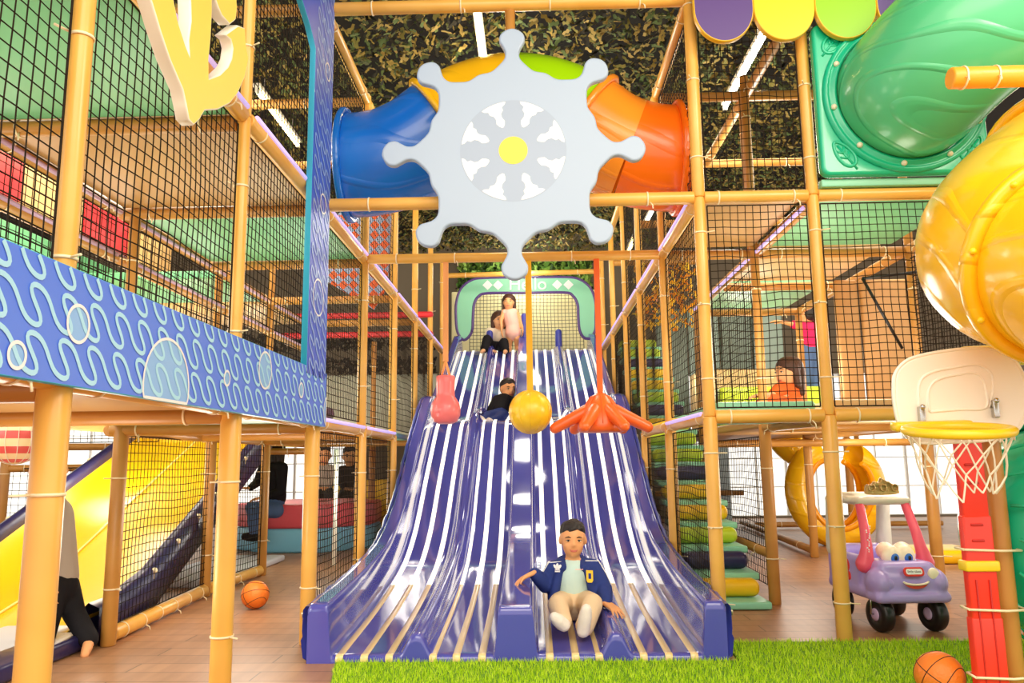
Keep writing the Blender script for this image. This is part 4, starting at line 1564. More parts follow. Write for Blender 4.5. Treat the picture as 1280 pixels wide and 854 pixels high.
# ------------------------------------------------------------------ basketball hoop on its red stand
HB = 3.12
t = thing('basketball_hoop', 'toy basketball hoop with cream backboard and red stand at the right front', 'basketball hoop', (1.66, HB, 0))
bo = gp([(1118, 482), (1121, 464), (1137, 449), (1168, 441), (1208, 436), (1244, 437), (1267, 449), (1281, 472), (1285, 500), (1279, 528), (1262, 545), (1230, 551), (1190, 553), (1158, 554), (1138, 549), (1125, 530), (1119, 505)], HB)
bo.reverse()
if sum(bo[i - 1].x * bo[i].y - bo[i].x * bo[i - 1].y for i in range(len(bo))) < 0:
    bo.reverse()
bo = smooth_poly(bo, 4)
MB_ = frame((0, HB, 0), (1, 0, 0), (0, 0, 1))
q = MB()
q.prism(bo, 0.035, MB_ @ Matrix.Translation((0, 0, -0.035)), 0.012)
for ln in ([(1150, 515), (1148, 490), (1152, 474), (1166, 465), (1190, 460), (1215, 456), (1230, 459), (1240, 470), (1241, 490), (1236, 510)],
           [(1162, 515), (1160, 493), (1165, 480), (1176, 473), (1198, 468), (1216, 466), (1227, 472), (1233, 490), (1232, 510), (1200, 512), (1162, 515)]):
    g = [V((p.x, p.y, 0.0)) for p in gp(ln, HB)]
    sm = smooth_poly([V((p.x, p.y)) for p in g], 4, closed=False)
    q.tube([MB_ @ V((p.x, p.y, 0.0)) for p in sm], 0.0055, 8)
q.tube([MB_ @ V((p.x, p.y, -0.004)) for p in bo + bo[:1]], 0.007, 8, caps=False)
q.build('backboard', HOOPW, t)
rc = at(1197, 538, HB - 0.225)
for px_, py_ in ((1152, 516), (1244, 508)):
    c_ = at(px_, py_, HB - 0.012)
    q = MB()
    q.rbox((c_.x - 0.011, HB - 0.022, c_.z - 0.045), (c_.x + 0.011, HB + 0.002, c_.z + 0.025), 0.004)
    q.sphere((c_.x, HB - 0.024, c_.z + 0.022), 0.011, 12, 8)
    q.build('bracket', STEEL, t)
tilt = math.radians(7)
MR = Matrix.Translation(rc) @ Matrix.Rotation(tilt, 4, 'X') @ Matrix.Rotation(math.radians(-1.0), 4, 'Y')
RR = 0.172
q = MB()
ringp = [MR @ V((RR * math.cos(2 * PI * k / 48), RR * math.sin(2 * PI * k / 48), 0)) for k in range(49)]
q.tube(ringp, 0.0175, 14, caps=False)
q.rbox((-0.15, 0.155, -0.016), (0.15, 0.215, 0.02), 0.012, 3, MR)
q.build('rim', HOOPY, t)
q = MB()
NK = 10
lev = [(0.0, RR), (0.07, RR * 0.86), (0.15, RR * 0.74), (0.225, RR * 0.66)]
rg = random.Random(4)
jit = {(l, k): V((rg.uniform(-1, 1), rg.uniform(-1, 1), rg.uniform(-1, 1))) * (0.006 * l) for l in range(4) for k in range(NK)}
for l in range(3):
    for k in range(NK):
        a0 = 2 * PI * (k + 0.5 * (l % 2)) / NK
        for s in (-1, 1):
            k1 = (k + (0 if (l % 2 == 0) == (s > 0) else (-1 if l % 2 == 0 else 1))) % NK
            kn = k if s * (1 if l % 2 == 0 else -1) > 0 else (k - 1 if l % 2 == 0 else k + 1)
            kn %= NK
            a1 = 2 * PI * (kn + 0.5 * ((l + 1) % 2)) / NK
            A = MR @ V((lev[l][1] * math.cos(a0), lev[l][1] * math.sin(a0), 0)) + V((0, 0, -lev[l][0])) + jit[(l, k)]
            B = MR @ V((lev[l + 1][1] * math.cos(a1), lev[l + 1][1] * math.sin(a1), 0)) + V((0, 0, -lev[l + 1][0])) + jit[(l + 1, kn)]
            q.tube([A, A.lerp(B, 0.5) + (A.lerp(B, 0.5) - rc).normalized() * 0.004, B], 0.0032, 6, caps=False)
for k in range(NK):
    a0 = 2 * PI * k / NK
    A = MR @ V((RR * math.cos(a0), RR * math.sin(a0), 0.0))
    q.tube([A, A + V((0, 0, -0.03))], 0.004, 6)
q.build('hoop_net', NETW, t)
cx0 = at(1226, 700, HB + 0.01)
SX = cx0.x
q = MB()
q.rbox((SX - 0.058, HB + 0.0, 0.0), (SX + 0.058, HB + 0.05, 0.36), 0.008)
q.rbox((SX - 0.055, HB + 0.003, 0.33), (SX + 0.055, HB + 0.047, 0.74), 0.008)
q.rbox((SX - 0.05, HB + 0.006, 0.72), (SX + 0.05, HB + 0.044, 1.30), 0.008)
for z in (0.64, 0.70, 0.86, 0.93):
    q.m(1).rbox((SX - 0.03, HB - 0.002, z), (SX + 0.018, HB + 0.01, z + 0.01), 0.003)
q.m(1)
for dx in (-0.03, 0.02):
    q.rbox((SX + dx - 0.003, HB - 0.003, 0.0), (SX + dx + 0.003, HB + 0.01, 0.50), 0.002)
q.build('stand', [REDP, REDD], t)
q = MB()
zy = at(1225, 708, HB).z
q.rbox((SX - 0.068, HB - 0.012, zy - 0.02), (SX + 0.062, HB + 0.055, zy + 0.02), 0.008)
q.build('collar', HOOPY, t)
for py_ in (688, 763, 848):
    z = at(1230, py_, HB).z
    q = MB()
    q.tube([(SX - 0.07, HB - 0.008, z + 0.004), (SX + 0.07, HB - 0.008, z - 0.002), (SX + 0.17, HB + 0.03, z - 0.006), (SX + 0.17, HB + 0.12, z - 0.004), (SX - 0.066, HB + 0.062, z + 0.004), (SX - 0.07, HB - 0.008, z + 0.004)], 0.005, 6)
    q.build('cable_tie', TIE, t)
post(SX + 0.115, HB + 0.075, 'slim tan padded post tied behind the red hoop stand', GP, [(0, 1.32, 0.04)], m=TANM, nt=0)

# ------------------------------------------------------------------ balls


def basketball(c, r, rot, label):
    t_ = thing('basketball', label, 'ball', (c[0], c[1], c[2] - r))
    q = MB()
    q.sphere(c, r, 36, 24)
    q.build('ball_skin', BALLO, t_)
    R_ = Euler(rot).to_matrix().to_4x4()
    q = MB()
    M_ = Matrix.Translation(c) @ R_
    for kind in range(4):
        pts = []
        for k in range(49):
            a = 2 * PI * k / 48
            if kind == 0:
                p = V((math.cos(a), math.sin(a), 0))
            elif kind == 1:
                p = V((math.cos(a), 0, math.sin(a)))
            else:
                s = 1 if kind == 2 else -1
                p = V((0.92 * math.cos(a) * 0.82, s * (0.62 + 0.2 * math.cos(a) ** 2), math.sin(a)))
                p.normalize()
            pts.append(M_ @ (p * r * 1.001))
        q.tube(pts, r * 0.018, 6, caps=False)
    q.build('seam', BALLK, t_)


pb = atz(1175, 880)
pb = at(1175, 851, 3.27)
basketball((pb.x, 3.27, 0.112), 0.092, (0.5, 0.3, 0.6), 'orange basketball on the green turf in front of the toy car')
pb = atz(317, 762)
basketball((pb.x, pb.y + 0.02, 0.092), 0.092, (1.1, 0.2, 0.9), 'orange basketball on the brown floor near the wave panel corner')
sb = at(20, 549, 3.9)
t = thing('striped_ball', 'red and cream striped ball hanging in a clear net at the far left', 'ball', (sb.x, sb.y, sb.z - 0.12))
q = MB()
for k in range(10):
    q.m(k % 2)
    th0, th1 = PI * k / 10, PI * (k + 1) / 10
    q.lathe([(0.125 * math.sin(th0 + (th1 - th0) * j / 4), 0.125 * math.cos(th0 + (th1 - th0) * j / 4)) for j in range(5)], 32, Matrix.Translation(sb))
q.build('ball_skin', [mat('stripe_red', rgb(226, 88, 84), 0.35), mat('stripe_cream', rgb(250, 220, 170), 0.35)], t)
q = MB()
for k in range(7):
    a = PI * k / 7
    q.tube([sb + V((0.128 * math.sin(s) * math.cos(a), 0.128 * math.sin(s) * math.sin(a), 0.128 * math.cos(s))) for s in [2 * PI * j / 24 for j in range(25)]], 0.0018, 5, caps=False)
q.tube([sb + V((0, 0, 0.128)), sb + V((0, 0, 0.25))], 0.003, 6)
q.build('hanging_net', NETW, t)

# ------------------------------------------------------------------ the three hanging toys
HY = 5.6
t = thing('hanging_bag', 'pink bottle shaped padded bag hanging left over the slide', 'hanging toy', (-0.62, HY, 1.2))
c_ = at(557, 500, HY)
q = MB()
k = 0.217 / 2
prof = [(0.0, 0.01), (0.05, 0.004), (0.085, 0.02), (0.106, 0.065), (0.109, 0.105), (0.10, 0.15), (0.08, 0.185), (0.068, 0.20), (0.066, 0.225), (0.067, 0.30), (0.069, 0.345), (0.064, 0.352), (0.0, 0.352)]
q.lathe(prof[::-1], 32, Matrix.Translation((c_.x, HY, 1.235)))
q.build('bag_body', PINKB, t)
q = MB()
for s in (-1, 1):
    q.tube([(c_.x + s * 0.03, HY, 1.585), (c_.x + s * 0.012, HY, 1.65), (c_.x, HY, 1.70)], 0.009, 8)
q.rbox((c_.x - 0.02, HY - 0.006, 1.69), (c_.x + 0.02, HY + 0.006, Z2 + 0.03), 0.005)
q.build('strap', PALO, t)
c_ = at(663, 515, HY)
t = thing('hanging_ball', 'round yellow padded ball hanging in the middle over the slide', 'hanging toy', (c_.x, HY, c_.z - 0.15))
q = MB()
q.sphere(c_, (0.153, 0.153, 0.157), 40, 24)
for k in range(6):
    a = PI * k / 6
    q.tube([c_ + V((0.1535 * math.sin(s) * math.cos(a), 0.1535 * math.sin(s) * math.sin(a), 0.1575 * math.cos(s))) for s in [2 * PI * j / 32 for j in range(33)]], 0.0022, 5, caps=False)
q.build('ball_body', YBALL, t)
q = MB()
q.rbox((c_.x - 0.023, HY - 0.006, c_.z + 0.14), (c_.x + 0.023, HY + 0.006, Z2 + 0.03), 0.004)
q.build('strap', mat('yellow_webbing', rgb(246, 184, 20), 0.5), t)
c_ = at(751, 520, HY)
t = thing('hanging_octopus', 'orange octopus shaped padded toy hanging right over the slide', 'hanging toy', (c_.x, HY, c_.z - 0.17))
q = MB()
q.lathe([(0.0, 0.165), (0.03, 0.163), (0.07, 0.135), (0.115, 0.07), (0.15, 0.0), (0.165, -0.06), (0.17, -0.10), (0.15, -0.118), (0.0, -0.122)][::-1], 36, Matrix.Translation(c_))
for k in range(8):
    a = 2 * PI * k / 8
    q.tube([c_ + V((rr * math.cos(a), rr * math.sin(a), z_)) for rr, z_ in ((0.012, 0.166), (0.072, 0.137), (0.118, 0.07), (0.152, 0.0), (0.168, -0.06))], 0.003, 5)
q.build('octopus_body', ORAV, t)
for a in (4, 62, 118, 176, 232, 308):
    an = math.radians(-a)
    d = V((math.cos(an), math.sin(an), 0))
    q = MB()
    p0 = c_ + d * 0.10 + V((0, 0, 0.035))
    p1 = c_ + d * (0.33 if a in (4, 176) else 0.29) + V((0, 0, -0.085))
    cap(q, p0, 0.050, p1, 0.039, 18)
    q.build('tentacle', ORAV, t)
q = MB()
q.rbox((c_.x - 0.021, HY - 0.006, c_.z + 0.155), (c_.x + 0.021, HY + 0.006, Z2 + 0.03), 0.004)
q.build('strap', mat('orange_webbing', rgb(240, 100, 24), 0.5), t)

# ------------------------------------------------------------------ climbing steps on the right of the slide
cyc = [(YELV, 'yellow'), (NAVY, 'navy'), (LIMEV, 'lime'), (YELV, 'yellow'), (YELV, 'yellow'), (NAVY, 'navy'), (LIMEV, 'lime'), (LIMEV, 'lime')]
NS = 16
for i in range(NS):
    y = 5.36 + i * 0.255
    z = 0.055 + i * 0.148
    m, nm = cyc[i % 8]
    lab = '%s padded roll step of the climb right of the slide, %s from the floor' % (nm, ['first', 'second', 'third', 'fourth', 'fifth', 'sixth', 'seventh', 'eighth', 'ninth', 'tenth', 'eleventh', 'twelfth', 'thirteenth', 'fourteenth', 'fifteenth', 'sixteenth'][i])
    t = thing('climbing_step', lab, 'step', (1.27, y, max(0, z - 0.06)), 'padded climbing steps')
    q = MB()
    q.rbox((1.05, y + 0.02, z), (1.50, y + 0.26, z + 0.115), 0.05, 5)
    q.build('roll', m, t)
    q = MB()
    q.rbox((1.04, y - 0.14, max(0.001, z - 0.05)), (1.52, y + 0.25, z - 0.002), 0.012)
    q.build('tread', MINT, t)

# ------------------------------------------------------------------ double yellow slide in the left play area
t = thing('padded_slide', 'double lane yellow slide with navy padded edges behind the left net', 'slide', (-3.1, 6.0, 0))
YSD = V((-0.09, 1, 0.36)).normalized()
ysx = V((1, 0.06, 0)).normalized()
A0 = V((-3.12, 4.75, 0.09))


def yrow(s, xo, dz=0):
    # curved run-out at the bottom
    p = A0 + V((-0.09, 1, 0)) * s
    z = 0.36 * s if s > 0.25 else 0.36 * 0.25 * (max(s + 0.25, 0) / 0.5) ** 2 * 1.0
    if s <= 0.25:
        z = 0.045 + 0.18 * s + 0.36 * s * s * 0 if s > -0.25 else 0.0
    return V((p.x, p.y, A0.z - 0.03 + z + dz)) + ysx * xo


q = MB()
ss = [-0.45, -0.35, -0.25, -0.1, 0.05, 0.2, 0.25, 0.5, 1, 1.5, 2, 2.5, 3, 3.15, 3.25]
xo_ = [-0.63, -0.60, -0.50, -0.3, -0.12, -0.05, 0.0, 0.05, 0.12, 0.3, 0.5, 0.60, 0.63]
zo_ = [0.10, 0.06, 0.0, -0.02, 0.0, 0.03, 0.05, 0.03, 0.0, -0.02, 0.0, 0.06, 0.10]
vv, ff = [], []
for s in ss:
    for a, zz in zip(xo_, zo_):
        vv.append(yrow(s, a, zz))
L = len(xo_)
for i in range(len(ss) - 1):
    for k in range(L - 1):
        a = i * L + k
        ff.append((a, a + 1, a + L + 1, a + L))
q.add(vv, ff)
q.build('slide_bed', YELV, t)
q = MB()
q.tube([yrow(s, 0.0, 0.054) for s in ss], 0.008, 6)
q.build('centre_seam', mat('pale_yellow_piping', rgb(255, 236, 140), 0.4), t)
for sd in (-1, 1):
    q = MB()
    vv, ff = [], []
    for s in ss:
        for a, zz in ((0.625, -0.08), (0.60, 0.13), (0.64, 0.17), (0.70, 0.14), (0.71, -0.1)):
            vv.append(yrow(s, sd * a, zz))
    for i in range(len(ss) - 1):
        for k in range(5):
            a = i * 5 + k
            c2 = i * 5 + (k + 1) % 5
            ff.append((a, c2, c2 + 5, a + 5))
    q.add(vv, ff)
    e_ = q.build('edge_pad', NAVY, t)
    for s in (0.3, 0.7, 1.1, 1.5, 1.9, 2.3):
        c = MB()
        p = yrow(s, sd * 0.70, 0.13)
        c.sphere(p, 0.02, 8, 6)
        c.tube([p, p + V((0, -0.01, -0.05))], 0.006, 6)
        c.build('buckle', TIE, e_)
for sd, nm in ((-0.3, 'l'), (0.32, 'r')):
    q = MB()
    pp = []
    for k in range(13):
        a = PI * k / 12
        pp.append(V((0.27 * math.cos(a), 0.24 * math.sin(a) + 0.05)))
    pp = pp + [V((-0.27, -0.10)), V((0.27, -0.10))]
    o3 = yrow(3.25, sd, 0.05)
    q.prism(pp, 0.06, frame(o3, (1, 0, 0), (0, 0, 1)), 0.015)
    q.build('headboard', YELV, t)
slab('crash_mat', (-4.3, 3.9, 0.0), (-2.62, 4.55, 0.075), LGREY, 'light grey crash mat at the foot of the yellow slide', 'mat', None, 0.02)
slab('crash_mat', (-2.62, 3.45, 0.0), (-2.40, 4.32, 0.085), NAVY, 'navy edging mat behind the nearest post', 'mat', None, 0.02)
slab('crash_mat', (-3.2, 6.3, 0.0), (-2.52, 8.0, 0.06), LGREY, 'light grey floor mat behind the net beside the yellow slide', 'mat', None, 0.02)

# ------------------------------------------------------------------ bench, red pads, lattice, far left details


def octprism(cx, cy, rx, ry, z0, z1, bev=0.03):
    pts = [V((cx + rx * math.cos(PI / 8 + PI / 4 * k) * 1.08, cy + ry * math.sin(PI / 8 + PI / 4 * k) * 1.08)) for k in range(8)]
    q = MB()
    q.prism(pts, z1 - z0, Matrix.Translation((0, 0, z0)), bev)
    return q


t = thing('padded_bench', 'wide octagonal bench with sky blue base and rose top under the seated woman', 'bench', (-2.55, 9.4, 0))
octprism(-2.65, 9.35, 0.78, 0.72, 0.0, 0.26).build('base', SKYM, t)
octprism(-2.65, 9.35, 0.78, 0.72, 0.26, 0.52).build('seat_pad', PINKM, t)
for i in range(4):
    y0 = 4.55 + i * 0.78
    m, nm = ((REDV, 'red'), (SANDV, 'sand'))[i % 2]
    slab('wall_pad', (-3.74, y0, 2.86), (-3.68, y0 + 0.75, 3.22), m, '%s wall pad high at the far left behind the nets, %s from the front' % (nm, ORD[i]), 'pad', 'wall pads', 0.015)
slab('wall_board', (-3.8, 4.4, 2.3), (-3.76, 7.2, 2.72), GREENV, 'long green padded board below the high red and sand wall pads', 'board', None, 0.012)
slab('wall_board', (-3.8, 4.4, 1.26), (-3.76, 7.2, 2.26), BROWNV, 'long brown padded board low behind the left upper level nets', 'board', None, 0.012)
WY = 6.98
wp = [at(px_, py_, WY) for px_, py_ in ((398, 346), (468, 388), (485, 360), (491, 250), (440, 250), (398, 300))]
wo = [V((p.x, p.z)) for p in wp]
if sum(wo[i - 1].x * wo[i].y - wo[i].x * wo[i - 1].y for i in range(len(wo))) < 0:
    wo.reverse()
q = MB()
q.prism(wo, 0.04, frame((0, WY, 0), (1, 0, 0), (0, 0, 1)), 0.008)
tag(q.build('woven_panel', WEAVE), 'slanting orange and blue woven climbing panel behind the left posts', 'panel')
for i, (z, y) in enumerate(((2.72, 9.27), (2.48, 9.27))):
    slab('padded_bar', (-3.2, y, z), (-1.2, y + 0.1, z + 0.07), REDV, '%s red padded bar crossing behind the left side nets' % ('upper' if i == 0 else 'lower'), 'bar', None, 0.03)
slab('divider_wall', (-4.3, 10.55, 1.24), (-1.3, 10.62, 2.16), mat('sage_grey_vinyl', rgb(188, 190, 170), 0.5), 'pale grey low wall at the back of the left upper level', 'wall pad', None, 0.01)
slab('deck_panel', (L1X + 0.05, 8.15, Z1 - 0.01), (LX - 0.05, 10.5, Z1 + 0.05), SANDV, 'padded panel at the far end of the left lower deck')
q = MB()
q.rbox((-1.70, 5.15, Z1 + 0.06), (-1.40, 5.5, Z1 + 0.16), 0.05, 4)
tag(q.build('cushion', PURV), 'plum coloured cushion on the left deck behind the wave panel', 'cushion')
q = MB()
q.rbox((-1.55, 4.6, Z1 + 0.06), (-1.30, 4.85, Z1 + 0.17), 0.05, 4)
tag(q.build('cushion', YELV), 'yellow cushion on the left deck beside the wave panel corner', 'cushion')
slab('play_wall', (-2.3, 10.2, 0.0), (-1.3, 10.28, 0.75), YELV, 'yellow padded low wall behind the net left of the slide', 'wall pad', None, 0.02)
slab('play_wall', (-3.2, 11.6, 0.5), (-1.7, 11.68, 0.72), YELV, 'yellow padded ledge below the bright opening behind the seated woman', 'ledge', None, 0.02)
slab('play_wall', (-3.2, 11.6, 0.0), (-1.7, 11.68, 0.5), TANM, 'tan padded base below the yellow ledge', 'wall pad', None, 0.02)

# ------------------------------------------------------------------ looping yellow slide and pads in the right background
t = thing('loop_slide', 'yellow looping spiral slide before the bright window at the right', 'slide', (3.4, 8.9, 0))
lc = at(1043, 622, 8.9)
q = MB()
pts = []
for k in range(41):
    a = math.radians(100 + 330 * k / 40)
    pts.append(lc + V((0.40 * math.cos(a), 0.3 - 0.6 * k / 40, 0.50 * math.sin(a) + 0.04)))
vv, ff = [], []
n_ = 12
for i, p in enumerate(pts):
    tg = (pts[min(i + 1, 40)] - pts[max(i - 1, 0)]).normalized()
    rad_ = (p - lc)
    rad_.y = 0
    rad_.normalize()
    bi = tg.cross(rad_).normalized()
    for k in range(n_):
        an = -PI * 0.62 + PI * 1.24 * k / (n_ - 1)
        vv.append(p + rad_ * (0.16 * math.cos(an) - 0.07) + bi * (0.17 * math.sin(an)))
for i in range(40):
    for k in range(n_ - 1):
        a = i * n_ + k
        ff.append((a, a + 1, a + n_ + 1, a + n_))
q.add(vv, ff)
q.build('trough', YELT, t)
q = MB()
for k in (0, n_ - 1):
    q.tube([V(vv[i * n_ + k]) for i in range(41)], 0.03, 8)
q.build('rolled_edge', mat('deep_yellow_plastic', rgb(250, 160, 8), 0.3), t)
q = MB()
e0 = at(985, 545, 9.5)
q.tube(vtube([e0 + V((-0.1, 0.5, 0.5)), e0, at(1008, 562, 9.4), at(1022, 566, 9.35)], 0.3), 0.25, 24, caps=False)
q.build('upper_tube', YELT, t)
slab('exit_pad', (3.25, 7.3, 0.0), (4.1, 7.9, 0.12), YELV, 'yellow low pad on the floor behind the toy car', 'pad', None, 0.05)
slab('blue_wall_pad', (2.45, 11.9, 0.0), (2.95, 12.0, 1.15), mat('powder_blue_vinyl', rgb(200, 222, 228), 0.45), 'powder blue wall pad left of the looping slide', 'wall pad', None, 0.02)
slab('padded_step', (2.0, 8.3, 1.265), (3.1, 9.2, 1.72), LIMEV, 'lime padded block that the child in hot pink stands on', 'block', None, 0.04)
slab('padded_step', (2.0, 9.25, 1.265), (3.1, 9.9, 2.02), SANDV, 'sand coloured padded block behind the lime one on the right deck', 'block', None, 0.04)
TEALG, TEALG2 = mat('grey_teal_vinyl', rgb(112, 128, 116), 0.5), mat('pale_teal_vinyl', rgb(140, 160, 150), 0.5)
for i in range(4):
    slab('wall_pad', (1.66 + i * 0.42, 10.2, 1.265), (2.06 + i * 0.42, 10.28, 2.95), (TEALG, TEALG2, TEALG, TEALG2)[i],
         '%s padded board at the back of the right deck, %s from the steps' % (('grey teal', 'pale teal', 'grey teal', 'pale teal')[i], ORD[i]), 'pad', 'wall pads', 0.02)
b = MB()
rg = random.Random(12)
for i in range(420):
    flake(rg.uniform(1.25, 2.0), rg.uniform(9.15, 9.25), rg.uniform(2.5, 3.3), rg.uniform(0.03, 0.05), 1.5)
tag(b.build('amber_lit_netting', AMBERLIT), 'leafy netting patch with yellow light painted in as amber, behind the right side posts', 'netting', kind='stuff')
beam((RX, 9.2, 3.33), (2.1, 9.2, 3.33), 'tan beam carrying the amber-lit netting patch', m=TANM)
q = MB()
q.tube([at(1078, 348, 5.45), at(1148, 340, 5.45)], 0.011, 8)
q.tube([at(1078, 348, 5.45), at(1128, 436, 5.45)], 0.011, 8)
tag(q.build('webbing_strap', BLACKR), 'thin black webbing strap bent into an angle behind the right front net', 'strap')

# ------------------------------------------------------------------ lavender toy car
CARC = V((2.075, 4.80, 0.0))
t = thing('toy_car', 'lavender ride on toy car with rose pillars, grey roof and gold crown', 'toy car', CARC)
MC = Matrix.Translation(CARC) @ Matrix.Rotation(math.radians(3), 4, 'Z')     # local front = -y


def cw(x, y, z):
    return MC @ V((x, y, z))


q = MB()
q.rbox((-0.185, -0.29, 0.19), (0.185, 0.0, 0.345), 0.06, 4, MC)            # bonnet
q.rbox((-0.165, -0.27, 0.30), (0.165, -0.02, 0.385), 0.05, 4, MC)
q.rbox((-0.215, -0.315, 0.165), (0.215, -0.16, 0.225), 0.03, 4, MC)         # front bumper
q.rbox((-0.205, -0.20, 0.165), (0.205, 0.36, 0.235), 0.03, 4, MC)           # sills
for s in (-1, 1):
    q.rbox((s * 0.165 - 0.03, -0.08, 0.19), (s * 0.165 + 0.03, 0.36, 0.40), 0.025, 4, MC)   # door sides
    q.sphere(cw(s * 0.165, -0.22, 0.27), (0.055, 0.10, 0.075), 18, 12, MC.to_3x3())
q.rbox((-0.19, 0.22, 0.19), (0.19, 0.37, 0.43), 0.04, 4, MC)                # rear
body = fuse(q, 0.010, 5)
body.build('car_body', LAV, t)
q = MB()
q.rbox((-0.20, 0.02, 0.690), (0.20, 0.34, 0.735), 0.022, 4, MC)
q.rbox((-0.17, -0.05, 0.685), (0.17, 0.2, 0.732), 0.022, 4, MC)
q.rbox((-0.145, 0.04, 0.715), (0.145, 0.30, 0.752), 0.03, 4, MC)
for s in (-1, 1):
    cap(q, cw(s * 0.165, 0.30, 0.70), 0.038, cw(s * 0.16, 0.32, 0.40), 0.05)
    cap(q, cw(s * 0.165, 0.27, 0.70), 0.03, cw(s * 0.16, 0.33, 0.45), 0.045)
fuse(q, 0.010, 5).build('roof', GREYP, t)
for s in (-1, 1):
    q = MB()
    pts = [(0.135, -0.01, 0.71), (0.142, -0.05, 0.63), (0.150, -0.09, 0.54), (0.158, -0.115, 0.45), (0.168, -0.12, 0.40), (0.175, -0.115, 0.36)]
    wd = [0.026, 0.027, 0.029, 0.033, 0.042, 0.055]
    for i in range(len(pts) - 1):
        a_, b_ = pts[i], pts[i + 1]
        cap(q, cw(s * a_[0], a_[1], a_[2]), wd[i], cw(s * b_[0], b_[1], b_[2]), wd[i + 1])
    p = fuse(q, 0.008, 5).build('front_pillar', ROSE, t)
    if s < 0:
        d_ = MB()
        rg = random.Random(2)
        for k in range(14):
            f = k / 13
            d_.sphere(cw(-0.148 - 0.014 * f + rg.uniform(-0.012, 0.012), -0.128 - 0.022 * f, 0.57 - 0.14 * f), 0.0045, 8, 6)
        d_.build('dot_print', WHC, p)
# crown on the roof
q = MB()
co = [(-0.085, 0.0), (0.085, 0.0), (0.10, 0.03), (0.088, 0.06), (0.062, 0.052), (0.045, 0.078), (0.018, 0.072), (0.0, 0.10), (-0.018, 0.072), (-0.045, 0.078), (-0.062, 0.052), (-0.088, 0.06), (-0.10, 0.03)]
q.prism(smooth_poly([V(p) for p in co], 4), 0.035, MC @ frame((0.02, 0.03, 0.745), (1, 0, 0), (0, 0, 1)), 0.010)
cr_ = q.build('crown', DGOLD, t)
for cx_ in (-0.05, 0.02, 0.09):
    q = MB()
    q.lathe([(0.016, -0.004), (0.022, -0.004), (0.022, 0.004), (0.016, 0.004)], 16, MC @ frame((cx_, -0.012, 0.785), (1, 0, 0), (0, 0, 1)), closed=True)
    q.build('crown_ornament', DGOLD, cr_)
# face
q = MB()
for s in (-1, 1):
    q.sphere(cw(s * 0.042 + 0.0, -0.155, 0.405), (0.056, 0.040, 0.062), 22, 14, MC.to_3x3())
    q.sphere(cw(s * 0.050 + 0.0, -0.11, 0.43), (0.052, 0.05, 0.05), 22, 14, MC.to_3x3())
ey = fuse(q, 0.006, 4).build('eye_bump', EYEW, t)
for s in (-1, 1):
    q = MB()
    q.sphere(cw(s * 0.040 + 0.004, -0.186, 0.398), (0.026, 0.014, 0.028), 18, 12, MC.to_3x3())
    q.build('iris', EYEB, ey)
    q = MB()
    q.sphere(cw(s * 0.040 + 0.006, -0.197, 0.398), (0.011, 0.006, 0.013), 14, 10, MC.to_3x3())
    q.build('pupil', EYEK, ey)
q = MB()
ml = [V((0.070 * math.cos(a), 0.04 * math.sin(a))) for a in [PI + PI * k / 16 for k in range(17)]]
ml2 = [V((0.070 * math.cos(a), 0.018 * math.sin(a))) for a in [2 * PI - PI * k / 16 for k in range(17)]]
MM = MC @ frame((0.015, -0.300, 0.285), (1, 0, 0), (0, 0.15, 1))
q.m(0).poly([(p.x, p.y) for p in ml] + [(p.x, p.y) for p in ml2[1:-1]], MM, 0.0)
q.m(1).tube([MM @ V((p.x, p.y, 0.002)) for p in reversed(ml2)], 0.006, 8)
q.build('mouth', [MOUR, EYEW], t)
q = MB()
q.sphere(cw(0.128, -0.278, 0.318), (0.033, 0.016, 0.036), 18, 12, MC.to_3x3())
q.build('headlamp', EYEW, t)
q = MB()
q.sphere(cw(-0.135, -0.284, 0.27), (0.035, 0.016, 0.032), 18, 12, MC.to_3x3())
q.build('headlamp', LAV, t)
ML = MC @ frame((0.008, -0.293, 0.335), (1, 0, 0), (0, 0.28, 1))
q = MB()
q.m(0).prism(rrect(0.115, 0.05, 0.02, 5), 0.010, ML, 0.003)
q.m(1).poly(rrect(0.092, 0.03, 0.012, 5), ML, 0.0106)
lb = q.build('badge', [REDLB, WHC], t)
vs, fs = text_mesh('little tikes', 0.019)
q = MB()
q.add([ML @ V((p.x, p.y, 0.0116)) for p in vs], fs, False)
q.build('lettering', EYEK, lb)
q = MB()
mlist = [(-0.26, 0.34, MOUR), (-0.26, 0.30, YELV)]
for yy_, zz_, rr_ in ((0.08, 0.33, 0.04), (0.12, 0.29, 0.03), (0.06, 0.27, 0.028)):
    q.sphere(cw(-0.193, yy_, zz_), (0.006, rr_, rr_), 14, 10, MC.to_3x3())
q.build('flower_print', REDLB, t)
